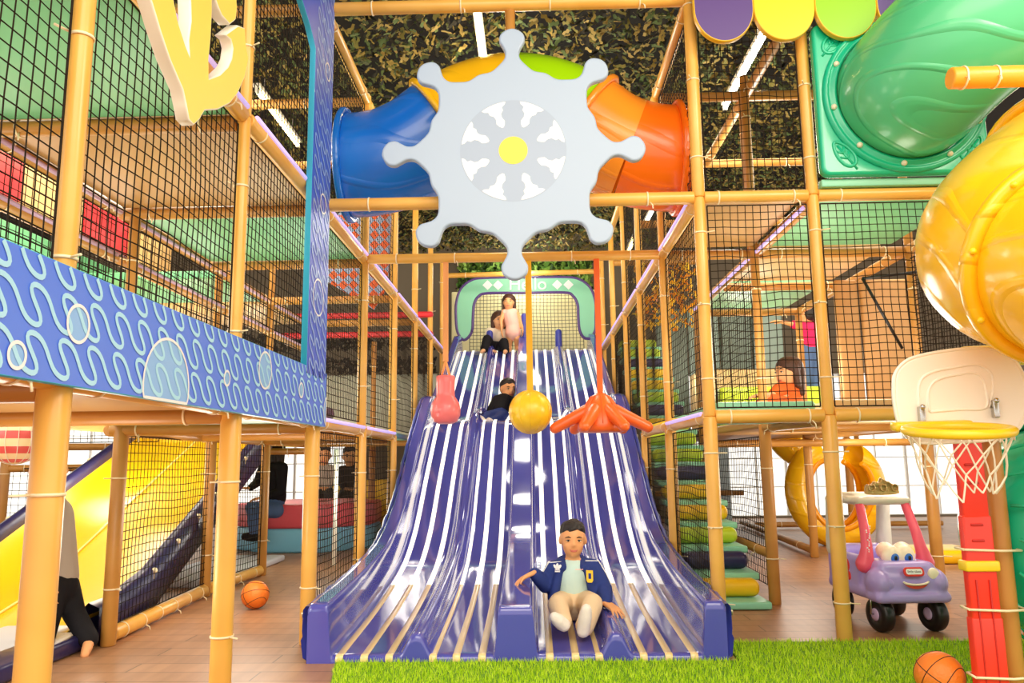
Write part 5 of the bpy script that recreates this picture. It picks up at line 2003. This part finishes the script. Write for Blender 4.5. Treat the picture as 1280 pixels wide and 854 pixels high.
for (x_, y_, st) in ((-0.15, -0.20, True), (0.15, -0.20, True), (-0.16, 0.25, False), (0.16, 0.25, False)):
    w_ = thing  # wheels
    q = MB()
    ang = Matrix.Rotation(math.radians(10 if st else 0), 4, 'Z')
    Mw = MC @ Matrix.Translation((x_, y_, 0.095)) @ ang @ Matrix.Rotation(PI / 2, 4, 'Y')
    q.lathe([(0.03, -0.034), (0.07, -0.036), (0.088, -0.03), (0.095, -0.018), (0.095, 0.018), (0.088, 0.03), (0.07, 0.036), (0.03, 0.034)], 36, Mw, closed=True)
    wh = q.build('wheel', BLACKR, t)
    q = MB()
    q.lathe([(0.0, 0.040), (0.02, 0.040), (0.034, 0.036), (0.034, -0.036), (0.02, -0.040), (0.0, -0.040)], 24, Mw)
    q.build('hub', LILAC, wh)
    if st:
        s = -1 if x_ < 0 else 1
        q = MB()
        q.tube([cw(x_ + s * 0.02, y_ - 0.01, 0.20), cw(x_ + s * 0.052, y_ - 0.01, 0.19), cw(x_ + s * 0.056, y_ - 0.005, 0.10), cw(x_ + s * 0.03, y_, 0.095)], 0.0065, 8)
        q.build('caster_fork', STEEL, t)

# ------------------------------------------------------------------ people


def hand(q, wr, d, pn, s, curl=0.35, side=1, spread=0.16):
    """palm, four jointed fingers and a thumb; d = direction of the fingers, pn = palm normal (towards what is held)"""
    d, pn = V(d).normalized(), V(pn).normalized()
    pn = (pn - d * pn.dot(d)).normalized()
    sx = d.cross(pn).normalized() * side
    w_ = V(wr)
    pc = w_ + d * 0.045 * s
    for k in range(4):
        off = (k - 1.5) * 0.0165 * s
        cap(q, w_ + sx * off * 0.65, 0.0155 * s, w_ + d * 0.078 * s + sx * off, 0.0115 * s, 8)
    ln = [0.064, 0.074, 0.068, 0.052]
    for k in range(4):
        off = (k - 1.5) * 0.0175 * s
        fd = (d + sx * (k - 1.5) * spread).normalized()
        a = w_ + d * 0.080 * s + sx * off
        c = curl
        p = a
        for j, f in enumerate((0.45, 0.32, 0.23)):
            c2 = c * (0.6 + 0.75 * j)
            dd_ = (fd * math.cos(c2) + pn * math.sin(c2)).normalized()
            e = p + dd_ * ln[k] * f * s
            cap(q, p, (0.0088 - 0.001 * j) * s, e, (0.0078 - 0.001 * j) * s, 8)
            p = e
    tb = w_ + d * 0.022 * s - sx * 0.024 * s
    td = (d * 0.75 - sx * 0.75 + pn * 0.25).normalized()
    m1 = tb + td * 0.038 * s
    m2 = m1 + (td + d * 0.5 + pn * 0.2).normalized() * 0.03 * s
    cap(q, tb, 0.013 * s, m1, 0.0095 * s, 8)
    cap(q, m1, 0.0092 * s, m2, 0.0075 * s, 8)


def person(label, J, face, up, S, look, hc_=None, vox=0.010, detail=True):
    """J: joints (world), face: gaze direction, S: size factor (1 = child about 1.1 m), look: dict of clothing materials"""
    hd = V(J['head'])
    f = V(face).normalized()
    u = V(up).normalized()
    f = (f - u * f.dot(u)).normalized()
    rt = f.cross(u).normalized()
    R3 = Matrix((rt, f, u)).transposed()                       # local x right, y forward, z up
    H = S * 0.105 * look.get('head', 1.0)                     # half head height

    def hw(x, y, z):
        return hd + R3 @ V((x * H, y * H, z * H))
    lowest = min(p.z for p in J.values() if isinstance(p, Vector))
    t_ = thing('person', label, 'person', (J['hip'].x, J['hip'].y, lowest))
    sk = look.get('skin', SKIN)
    # one continuous body
    q = MB()
    q.sphere(hw(0, -0.06, 0.18), (0.72 * H, 0.86 * H, 0.80 * H), 28, 18, R3)
    q.sphere(hw(0, 0.14, -0.30), (0.58 * H, 0.64 * H, 0.68 * H), 24, 16, R3)
    q.sphere(hw(0, 0.36, -0.66), (0.30 * H, 0.30 * H, 0.28 * H), 18, 12, R3)
    for s in (-1, 1):
        q.sphere(hw(s * 0.32, 0.42, -0.26), (0.25 * H, 0.25 * H, 0.25 * H), 16, 10, R3)
        q.sphere(hw(s * 0.72, -0.02, -0.04), (0.10 * H, 0.17 * H, 0.24 * H), 14, 10, R3)
    cap(q, hw(0, 0.76, -0.02), 0.06 * H, hw(0, 0.87, -0.22), 0.085 * H)
    q.sphere(hw(-0.085, 0.80, -0.25), 0.065 * H, 10, 8)
    q.sphere(hw(0.085, 0.80, -0.25), 0.065 * H, 10, 8)
    neck, ch = V(J['neck']), V(J['chest'])
    cap(q, hw(0, -0.12, -0.55), 0.40 * H, neck, 0.44 * H)
    head = fuse(q, 0.0075 * S if detail else 0.011 * S, 3)
    q = MB()
    sl, sr, hip = V(J['sl']), V(J['sr']), V(J['hip'])
    cap(q, hw(0, -0.12, -0.6), 0.38 * H, neck, 0.44 * H)
    cap(q, neck, 0.42 * H, ch, 0.75 * H)
    cap(q, ch, 0.082 * S, hip, 0.080 * S)
    for a_ in ('l', 'r'):
        sh, el, wr_ = V(J['s' + a_]), V(J['e' + a_]), V(J['w' + a_])
        cap(q, ch.lerp(neck, 0.6), 0.045 * S, sh, 0.040 * S)
        cap(q, sh, 0.036 * S, el, 0.027 * S)
        cap(q, el, 0.027 * S, wr_, 0.019 * S)
        hp_, kn, an = V(J['h' + a_]), V(J['k' + a_]), V(J['a' + a_])
        cap(q, hp_, 0.060 * S, kn, 0.042 * S)
        cap(q, kn, 0.041 * S, an, 0.026 * S)
        cap(q, an, 0.028 * S, V(J['t' + a_]), 0.022 * S)
    body_ = fuse(q, vox * S, 5)
    merge(body_, head)
    for a_ in ('l', 'r'):
        if 'd' + a_ in J:
            q = MB()
            hand(q, J['w' + a_], J['d' + a_], J['n' + a_], 0.82 * S, J.get('c' + a_, 0.4) if not isinstance(J.get('c' + a_), Vector) else 0.4, 1 if a_ == 'l' else -1)
            merge(body_, fuse(q, 0.0032 * S if detail else 0.005 * S, 2))
    o = body_.build('body', sk, t_)
    # clothing
    top = look.get('top')

    def garment(name, m, segs, v=0.009, sm=5):
        q = MB()
        for a, ra, c, rb in segs:
            cap(q, a, ra * S, c, rb * S, 14)
        return fuse(q, v * S, sm).build(name, m, t_)
    if top:
        full_ = look.get('sleeve', 'long')
        segs = [(ch.lerp(neck, 0.55), 0.062, ch, 0.092), (ch, 0.094, hip, 0.092)]
        if look.get('under'):
            segs = [(ch.lerp(neck, 0.55), 0.058, ch, 0.089), (ch, 0.090, hip, 0.090)]
        if look.get('dress'):
            segs.append((hip, 0.09, V(J['kl']).lerp(V(J['kr']), 0.5).lerp(hip, 0.5), 0.105))
        for a_ in ('l', 'r'):
            sh, el, wr_ = V(J['s' + a_]), V(J['e' + a_]), V(J['w' + a_])
            if full_ == 'none':
                segs.append((ch.lerp(neck, 0.6), 0.052, sh.lerp(ch, 0.15), 0.047))
                continue
            segs.append((ch.lerp(neck, 0.6), 0.054, sh, 0.050))
            if look.get('under'):
                segs[-1] = (ch.lerp(neck, 0.6), 0.040, sh.lerp(ch, 0.45), 0.034)
                continue
            if full_ == 'short':
                segs.append((sh, 0.048, sh.lerp(el, 0.7), 0.042))
            else:
                segs += [(sh, 0.049, el, 0.039), (el, 0.040, el.lerp(wr_, 0.93), 0.031)]
        garment('top', top, segs)
    if look.get('legs'):
        e_ = look.get('leg_end', 0.9)
        segs = [(hip, 0.086, V(J['hl']).lerp(V(J['hr']), 0.5), 0.084)]
        for a_ in ('l', 'r'):
            hp_, kn, an = V(J['h' + a_]), V(J['k' + a_]), V(J['a' + a_])
            segs += [(hp_, 0.068, kn, 0.050), (kn, 0.050, kn.lerp(an, e_), 0.044)]
        garment('trousers', look['legs'], segs)
    if look.get('feet'):
        for a_ in ('l', 'r'):
            an, to = V(J['a' + a_]), V(J['t' + a_])
            kn = V(J['k' + a_])
            q = MB()
            S0, S = S, S * look.get('foot', 1.0)
            heel = an + (an - kn).normalized() * 0.022 * S
            cap(q, an, 0.036 * S, heel, 0.037 * S)
            cap(q, heel, 0.036 * S, heel.lerp(to, 0.6), 0.037 * S)
            cap(q, heel.lerp(to, 0.6), 0.038 * S, to, 0.030 * S)
            cap(q, an, 0.034 * S, an.lerp(kn, 0.2), 0.032 * S)
            S = S0
            fuse(q, 0.007 * S, 4).build(look.get('feet_name', 'sock'), look['feet'], t_)
    # hair
    q = MB()
    hm = look.get('hair', HAIRK)
    if look.get('hair_style', 'short') == 'short':
        q.sphere(hw(0, -0.16, 0.46), (0.745 * H, 0.84 * H, 0.66 * H), 28, 18, R3)
        q.sphere(hw(0, -0.42, 0.12), (0.68 * H, 0.54 * H, 0.66 * H), 22, 14, R3)
        q.sphere(hw(0, 0.26, 0.76), (0.58 * H, 0.36 * H, 0.28 * H), 20, 12, R3)
        rh = random.Random(9)
        for k in range(90):                                       # short tufts over the crown
            ph, th = rh.uniform(0, 2 * PI), math.acos(rh.uniform(0.15, 1.0))
            n_ = V((math.sin(th) * math.cos(ph), math.sin(th) * math.sin(ph), math.cos(th)))
            b0 = hw(n_.x * 0.66, n_.y * 0.78 - 0.10, n_.z * 0.62 + 0.42)
            tp_ = V((n_.x * 0.4, 0.35 + n_.y * 0.4, 0.75)).normalized()
            cap(q, b0, 0.085 * H, b0 + R3 @ (tp_ * 0.17 * H), 0.03 * H, 7)
    else:
        q.sphere(hw(0, -0.14, 0.36), (0.84 * H, 0.90 * H, 0.74 * H), 28, 18, R3)
        for s in (-1, 1):
            cap(q, hw(s * 0.62, -0.05, 0.35), 0.28 * H, hw(s * 0.72, -0.15, -0.9), 0.20 * H)
            cap(q, hw(s * 0.35, -0.55, 0.1), 0.42 * H, hw(s * 0.45, -0.55, look.get('hair_len', -1.5)), 0.26 * H)
        cap(q, hw(0, -0.6, 0.1), 0.5 * H, hw(0, -0.62, look.get('hair_len', -1.5)), 0.3 * H)
    fuse(q, 0.008 * S, 2).build('hair', hm, t_)
    # face
    if look.get('face', True):
        for s in (-1, 1):
            q = MB()
            q.sphere(hw(s * 0.30, 0.69, 0.0), (0.12 * H, 0.055 * H, 0.042 * H), 14, 10, R3)
            e = q.build('eye', EYEW, t_)
            q = MB()
            q.sphere(hw(s * 0.30, 0.735, 0.0), (0.055 * H, 0.03 * H, 0.044 * H), 12, 8, R3)
            q.build('iris', EYEK, e)
            q = MB()
            q.tube([hw(s * 0.16, 0.765, 0.17), hw(s * 0.30, 0.76, 0.215), hw(s * 0.46, 0.66, 0.17)], [0.022 * H, 0.034 * H, 0.016 * H], 8)
            q.build('eyebrow', hm, t_)
            q = MB()
            q.tube([hw(s * 0.17, 0.715, 0.03), hw(s * 0.30, 0.75, 0.05), hw(s * 0.44, 0.675, 0.02)], [0.014 * H, 0.026 * H, 0.014 * H], 8)
            q.build('eyelid', hm, t_)
        q = MB()
        q.sphere(hw(0, 0.665, -0.50), (0.25 * H, 0.08 * H, 0.05 * H), 16, 10, R3)
        q.sphere(hw(0, 0.66, -0.56), (0.20 * H, 0.085 * H, 0.06 * H), 16, 10, R3)
        q.build('mouth', LIP, t_)
    return t_, hw, R3, H, S


# the boy at the slide end
S_ = 1.13
J = {}
J['head'] = at(716, 675, 4.60)
J['neck'] = at(716, 702, 4.615)
J['chest'] = at(716, 719, 4.62)
J['hip'] = V((at(717, 755, 4.64).x, 4.64, surf(4.64) + 0.105))
J['sl'] = at(692, 713, 4.62)
J['sr'] = at(742, 711, 4.62)
J['el'] = at(682, 731, 4.60)
J['wl'] = at(667, 716, 4.52)
J['er'] = at(755, 736, 4.57)
J['wr'] = at(758, 754, 4.44)
J['hl'] = V((J['hip'].x - 0.065, 4.60, J['hip'].z - 0.015))
J['hr'] = V((J['hip'].x + 0.065, 4.60, J['hip'].z - 0.015))
J['kl'] = at(697, 757, 4.36)
J['kr'] = at(741, 755, 4.36)
J['al'] = at(704, 779, 4.17)
J['ar'] = at(730, 786, 4.17)
J['tl'] = at(693, 772, 4.12)
J['tr'] = at(733, 762, 4.12)
J['dl'], J['nl'], J['cl'] = V((-0.75, -0.45, -0.30)), V((0.2, -0.2, -1)), 0.35
J['dr'], J['nr'], J['cr'] = V((0.45, -0.75, -0.25)), V((0, -0.2, -1)), 0.3
t, hw, R3, H, S_ = person('boy in navy jacket and beige trousers sitting at the end of the slide', J, (0.02, -1, -0.10), (0.02, 0.02, 1), S_,
                          dict(top=TEE, sleeve='short', legs=PANT, leg_end=0.92, feet=SOCK, hair=HAIRK, head=0.86, foot=0.84, under=True), vox=0.008)
# jacket, open at the front
ch, neck, hip = J['chest'], J['neck'], J['hip']
q = MB()
for s, a_ in ((-1, 'l'), (1, 'r')):
    sh, el, wr_ = J['s' + a_], J['e' + a_], J['w' + a_]
    cap(q, ch + V((s * 0.040, 0.025, 0.045)), 0.054, sh, 0.055, 16)
    cap(q, sh, 0.055, el, 0.047, 16)
    cap(q, el, 0.048, el.lerp(wr_, 0.5), 0.043, 16)
    cap(q, el.lerp(wr_, 0.5), 0.043, el.lerp(wr_, 0.86), 0.036, 16)
    # front panels beside the tee and the back
    cap(q, ch + V((s * 0.074, -0.03, 0.035)), 0.045, hip + V((s * 0.105, -0.02, 0.02)), 0.046, 16)
    cap(q, ch + V((s * 0.080, -0.066, 0.025)), 0.024, hip + V((s * 0.120, -0.085, 0.02)), 0.027, 14)
    cap(q, ch + V((s * 0.045, 0.05, 0.045)), 0.062, hip + V((s * 0.062, 0.05, -0.02)), 0.068, 16)
    cap(q, neck + V((s * 0.042, 0.025, 0.006)), 0.022, ch + V((s * 0.056, -0.076, 0.05)), 0.019, 12)       # collar
cap(q, neck + V((-0.042, 0.045, 0.012)), 0.024, neck + V((0.042, 0.045, 0.012)), 0.024, 12)
jk = fuse(q, 0.007, 4).build('jacket', JACK, t)
for s, a_ in ((-1, 'l'), (1, 'r')):
    q = MB()
    wr_, el = J['w' + a_], J['e' + a_]
    cap(q, el.lerp(wr_, 0.80), 0.037, el.lerp(wr_, 0.93), 0.033, 14)
    fuse(q, 0.007, 2).build('cuff', JACK, jk)
    q = MB()
    sh = J['s' + a_]
    for off in (-0.012, 0.006, 0.024):
        q.tube([ch.lerp(sh, 0.6) + V((0, off - 0.02, 0.062)), sh + V((s * 0.028, off - 0.01, 0.046)), sh.lerp(el, 0.4) + V((s * 0.048, off - 0.01, 0.018)), sh.lerp(el, 0.85) + V((s * 0.047, off - 0.01, 0.01))], 0.0035, 6)
    q.build('sleeve_stripe', WHC, jk)
MJ = frame(at(737, 721, 4.49), (1, 0.1, -0.05), (0, 0.12, 1))
q = MB()
q.m(0).prism([V(p) for p in ((-0.019, 0.034), (-0.019, -0.02), (-0.012, -0.032), (0.012, -0.032), (0.019, -0.02), (0.019, 0.034))][::1], 0.006, MJ, 0.002)
q.m(1).poly([(-0.008, 0.018), (-0.008, -0.012), (0.008, -0.012), (0.008, 0.018)], MJ, 0.0065)
q.build('crest', [YELV, JACK], jk)
MJ = frame(at(697, 712, 4.512), (1, -0.25, 0.0), (0, 0.12, 1))
q = MB()
for an in (50, 90, 130):
    a = math.radians(an)
    e1 = V((math.cos(a), math.sin(a)))
    q.poly([(e1.x * (0.018 + 0.016 * math.cos(b_)) - e1.y * 0.008 * math.sin(b_), e1.y * (0.018 + 0.016 * math.cos(b_)) + e1.x * 0.008 * math.sin(b_)) for b_ in [2 * PI * k / 12 for k in range(12)]], MJ, 0.004)
for k in range(2):
    q.poly([(-0.016, -0.006 - 0.008 * k), (0.016, -0.006 - 0.008 * k), (0.014, -0.001 - 0.008 * k), (-0.014, -0.001 - 0.008 * k)], MJ, 0.004)
q.build('chest_mark', WHC, jk)
MJ = frame(at(724, 712, 4.505), (1, 0, 0), (0, 0.15, 1))
q = MB()
q.poly([(-0.022, -0.002), (0.022, -0.002), (0.022, 0.002), (-0.022, 0.002)], MJ, 0.002)
q.build('tee_print', PINKC, t)


def simple(pts):
    return {k: (at(*v) if not isinstance(v, Vector) else v) for k, v in pts.items()}


def mirror_small(label, J, face, S, look, up=(0, 0, 1)):
    return person(label, J, face, up, S, look, vox=0.013, detail=False)


# child in dark clothes sliding down head up in the second lane
zb = surf(8.9)
J = dict(head=at(635, 487, 9.05), neck=at(632, 496, 9.0), chest=at(629, 503, 8.95), hip=at(624, 517, 8.75))
J.update(sl=at(621, 500, 8.95), sr=at(640, 502, 8.95), el=at(614, 511, 8.8), wl=at(610, 522, 8.7), er=at(643, 514, 8.9), wr=at(640, 524, 8.7),
         hl=at(621, 520, 8.7), hr=at(629, 521, 8.7), kl=at(611, 520, 8.4), kr=at(624, 524, 8.4), al=at(603, 526, 8.15), ar=at(614, 529, 8.15), tl=at(600, 523, 8.08), tr=at(611, 526, 8.08),
         dl=V((-0.3, -0.5, -0.4)), nl=V((0, 0, -1)), dr=V((0.2, -0.6, -0.4)), nr=V((0, 0, -1)))
mirror_small('child in black jacket and navy trousers lying back halfway down the slide', J, (0.5, -1, 0.1), 1.15, dict(top=BLKC, legs=JACK, feet=SOCK, hair=HAIRK))

# woman and girl at the top of the slide
YW = 11.15
J = dict(head=at(624.5, 401, YW), neck=at(623.5, 413, YW + 0.02), chest=at(622, 421, YW + 0.03), hip=V((at(619, 437, YW).x, YW + 0.1, 2.66)))
J.update(sl=at(612, 415, YW), sr=at(633, 417, YW), el=at(610, 427, YW - 0.1), wl=at(612, 437, YW - 0.22), er=at(636, 428, YW - 0.05), wr=at(640, 420, YW - 0.15),
         hl=at(613, 435, YW), hr=at(627, 435, YW), kl=at(609, 424, YW - 0.28), kr=at(630, 428, YW - 0.3), al=at(605, 438, YW - 0.42), ar=at(632, 439, YW - 0.45), tl=at(602, 440, YW - 0.52), tr=at(631, 441, YW - 0.55),
         dl=V((0.5, -0.6, -0.2)), nl=V((0, 0, -1)), dr=V((0.3, -0.2, 0.8)), nr=V((0.5, 0, 0)))
mirror_small('woman in cream top and dark trousers sitting at the top of the slide', J, (0.25, -1, -0.05), 1.35, dict(top=CRMC, legs=BLKC, hair=HAIRB, hair_style='long', skin=SKINL, sleeve='short'))
YG = 11.0
J = dict(head=at(636, 378, YG), neck=at(636.5, 388, YG), chest=at(638, 395, YG), hip=at(641, 409, YG))
J.update(sl=at(630, 390, YG), sr=at(644, 389, YG), el=at(626, 401, YG - 0.05), wl=at(627, 411, YG - 0.1), er=at(650, 398, YG), wr=at(653, 410, YG - 0.05),
         hl=at(637, 412, YG), hr=at(645, 412, YG), kl=at(637, 424, YG - 0.04), kr=at(646, 423, YG - 0.06), al=at(637, 437, YG), ar=at(646, 435, YG + 0.02), tl=at(636.5, 439, YG - 0.1), tr=at(647, 437, YG - 0.1),
         dl=V((0, -0.3, -1)), nl=V((1, 0, 0)), dr=V((0.1, -0.4, -0.9)), nr=V((-1, 0, 0)))
mirror_small('little girl in pale pink dress standing at the top of the slide', J, (-0.1, -1, -0.1), 1.12, dict(top=PINKC, sleeve='none', dress=True, hair=HAIRB, hair_style='long', hair_len=-0.9))

# child in orange sitting on the right deck, child in hot pink standing behind
YO = 6.05
J = dict(head=at(985, 466, YO), neck=at(984, 481, YO + 0.02), chest=at(985, 490, YO + 0.03), hip=V((at(987, 505, YO).x, YO + 0.05, 1.33)))
J.update(sl=at(974, 488, YO - 0.08), sr=at(997, 487, YO + 0.1), el=at(966, 494, YO - 0.15), wl=at(958, 494, YO - 0.25), er=at(994, 498, YO), wr=at(975, 497, YO - 0.1),
         hl=at(980, 505, YO), hr=at(992, 505, YO), kl=at(960, 500, YO - 0.2), kr=at(962, 502, YO), al=at(950, 508, YO - 0.1), ar=at(948, 508, YO), tl=at(944, 507, YO - 0.12), tr=at(942, 508, YO),
         dl=V((-1, -0.2, 0)), nl=V((0, 0, -1)), dr=V((-1, -0.2, -0.1)), nr=V((0, 0, -1)))
mirror_small('child with long brown hair in orange top sitting on the right deck', J, (-1, -0.35, -0.05), 1.15, dict(top=ORAC, sleeve='short', legs=ORAC, hair=HAIRB, hair_style='long', skin=SKINL, hair_len=-1.3))
YP = 8.55
J = dict(head=at(1007, 395, YP), neck=at(1008, 406, YP), chest=at(1010, 414, YP), hip=at(1013, 430, YP))
J.update(sl=at(999, 408, YP), sr=at(1019, 408, YP), el=at(990, 405, YP - 0.05), wl=at(979, 403, YP - 0.12), er=at(1022, 420, YP), wr=at(1022, 432, YP - 0.05),
         hl=at(1009, 434, YP), hr=at(1017, 434, YP), kl=at(1010, 460, YP - 0.05), kr=at(1018, 460, YP), al=at(1011, 485, YP), ar=at(1018, 486, YP), tl=at(1008, 488, YP - 0.12), tr=at(1018, 489, YP - 0.12),
         dl=V((-1, 0, 0.2)), nl=V((0, 0, -1)), dr=V((0, 0, -1)), nr=V((-1, 0, 0)))
mirror_small('child in hot pink top and jeans standing far back on the right deck', J, (-0.6, 0.8, 0), 1.2, dict(top=HOTP, legs=DENIM, feet=BLKC, feet_name='shoe', hair=HAIRK, sleeve='short'))

# woman in black on the bench
YB = 8.75
J = dict(head=at(340, 562, YB), neck=at(341, 577, YB), chest=at(342, 592, YB), hip=V((at(344, 636, YB).x, YB, 0.60)))
J.update(sl=at(330, 584, YB + 0.1), sr=at(353, 585, YB - 0.1), el=at(322, 603, YB + 0.1), wl=at(313, 610, YB), er=at(352, 615, YB - 0.12), wr=at(330, 622, YB - 0.2),
         hl=at(336, 637, YB + 0.05), hr=at(346, 638, YB - 0.1), kl=at(314, 634, YB), kr=at(316, 640, YB - 0.15), al=at(322, 668, YB - 0.05), ar=at(318, 668, YB - 0.2), tl=at(310, 672, YB - 0.05), tr=at(306, 671, YB - 0.2),
         dl=V((-1, 0, 0)), nl=V((0, 0, -1)), dr=V((-1, 0, -0.1)), nr=V((0, 0, -1)))
mirror_small('woman in black top and jeans sitting on the rose bench', J, (-1, -0.1, -0.1), 1.32, dict(top=BLKC, legs=DENIM, feet=BLKC, feet_name='shoe', hair=HAIRK, hair_style='long', hair_len=-2.4))
# two people sitting far back on the left
for (x_, y_, Y_, top_, lab) in ((404, 582, 10.7, GRYC, 'person in grey sitting far back behind the left floor net'), (437, 583, 11.4, BLKC, 'person in black sitting far back, second behind the left floor net')):
    J = dict(head=at(x_, y_ - 12, Y_), neck=at(x_, y_, Y_), chest=at(x_, y_ + 10, Y_), hip=at(x_, y_ + 34, Y_))
    J.update(sl=at(x_ - 10, y_ + 5, Y_), sr=at(x_ + 10, y_ + 5, Y_), el=at(x_ - 13, y_ + 18, Y_), wl=at(x_ - 5, y_ + 28, Y_ - 0.15), er=at(x_ + 13, y_ + 18, Y_), wr=at(x_ + 5, y_ + 28, Y_ - 0.15),
             hl=at(x_ - 6, y_ + 35, Y_), hr=at(x_ + 6, y_ + 35, Y_), kl=at(x_ - 8, y_ + 37, Y_ - 0.4), kr=at(x_ + 8, y_ + 37, Y_ - 0.4), al=at(x_ - 8, y_ + 66, Y_ - 0.4), ar=at(x_ + 8, y_ + 66, Y_ - 0.4),
             tl=at(x_ - 8, y_ + 70, Y_ - 0.55), tr=at(x_ + 8, y_ + 70, Y_ - 0.55), dl=V((0.6, -0.5, 0)), nl=V((0, 0, -1)), dr=V((-0.6, -0.5, 0)), nr=V((0, 0, -1)))
    mirror_small(lab, J, (0.3, -1, 0), 1.35, dict(top=top_, legs=BLKC, hair=HAIRK, feet=SOCK))
slab('padded_bench', (-3.1, 10.9, 0.0), (-1.9, 11.57, 0.40), SANDV, 'sand coloured bench far back under the seated people', 'bench', None, 0.03)
# child stepping out behind the nearest post
YC = 4.25
J = dict(head=at(61, 588, YC), neck=at(63, 615, YC), chest=at(65, 645, YC), hip=at(72, 724, YC))
J.update(sl=at(53, 640, YC - 0.14), sr=at(76, 638, YC + 0.12), el=at(54, 690, YC - 0.16), wl=at(58, 725, YC - 0.2), er=at(76, 690, YC + 0.14), wr=at(68, 720, YC + 0.1),
         hl=at(68, 735, YC - 0.06), hr=at(80, 733, YC + 0.04), kl=at(62, 770, YC - 0.1), kr=at(93, 768, YC + 0.02), al=at(52, 812, YC - 0.1), ar=at(112, 801, YC - 0.02),
         tl=at(60, 823, YC - 0.16), tr=at(106, 819, YC - 0.12), dl=V((0.3, -0.2, -1)), nl=V((1, 0, 0)), dr=V((0, -0.2, -1)), nr=V((1, 0, 0)))
mirror_small('barefoot child in grey top and black trousers stepping behind the nearest post', J, (0.6, -0.6, -0.3), 1.15, dict(top=GRYC, legs=BLKC, hair=HAIRK, leg_end=0.95))
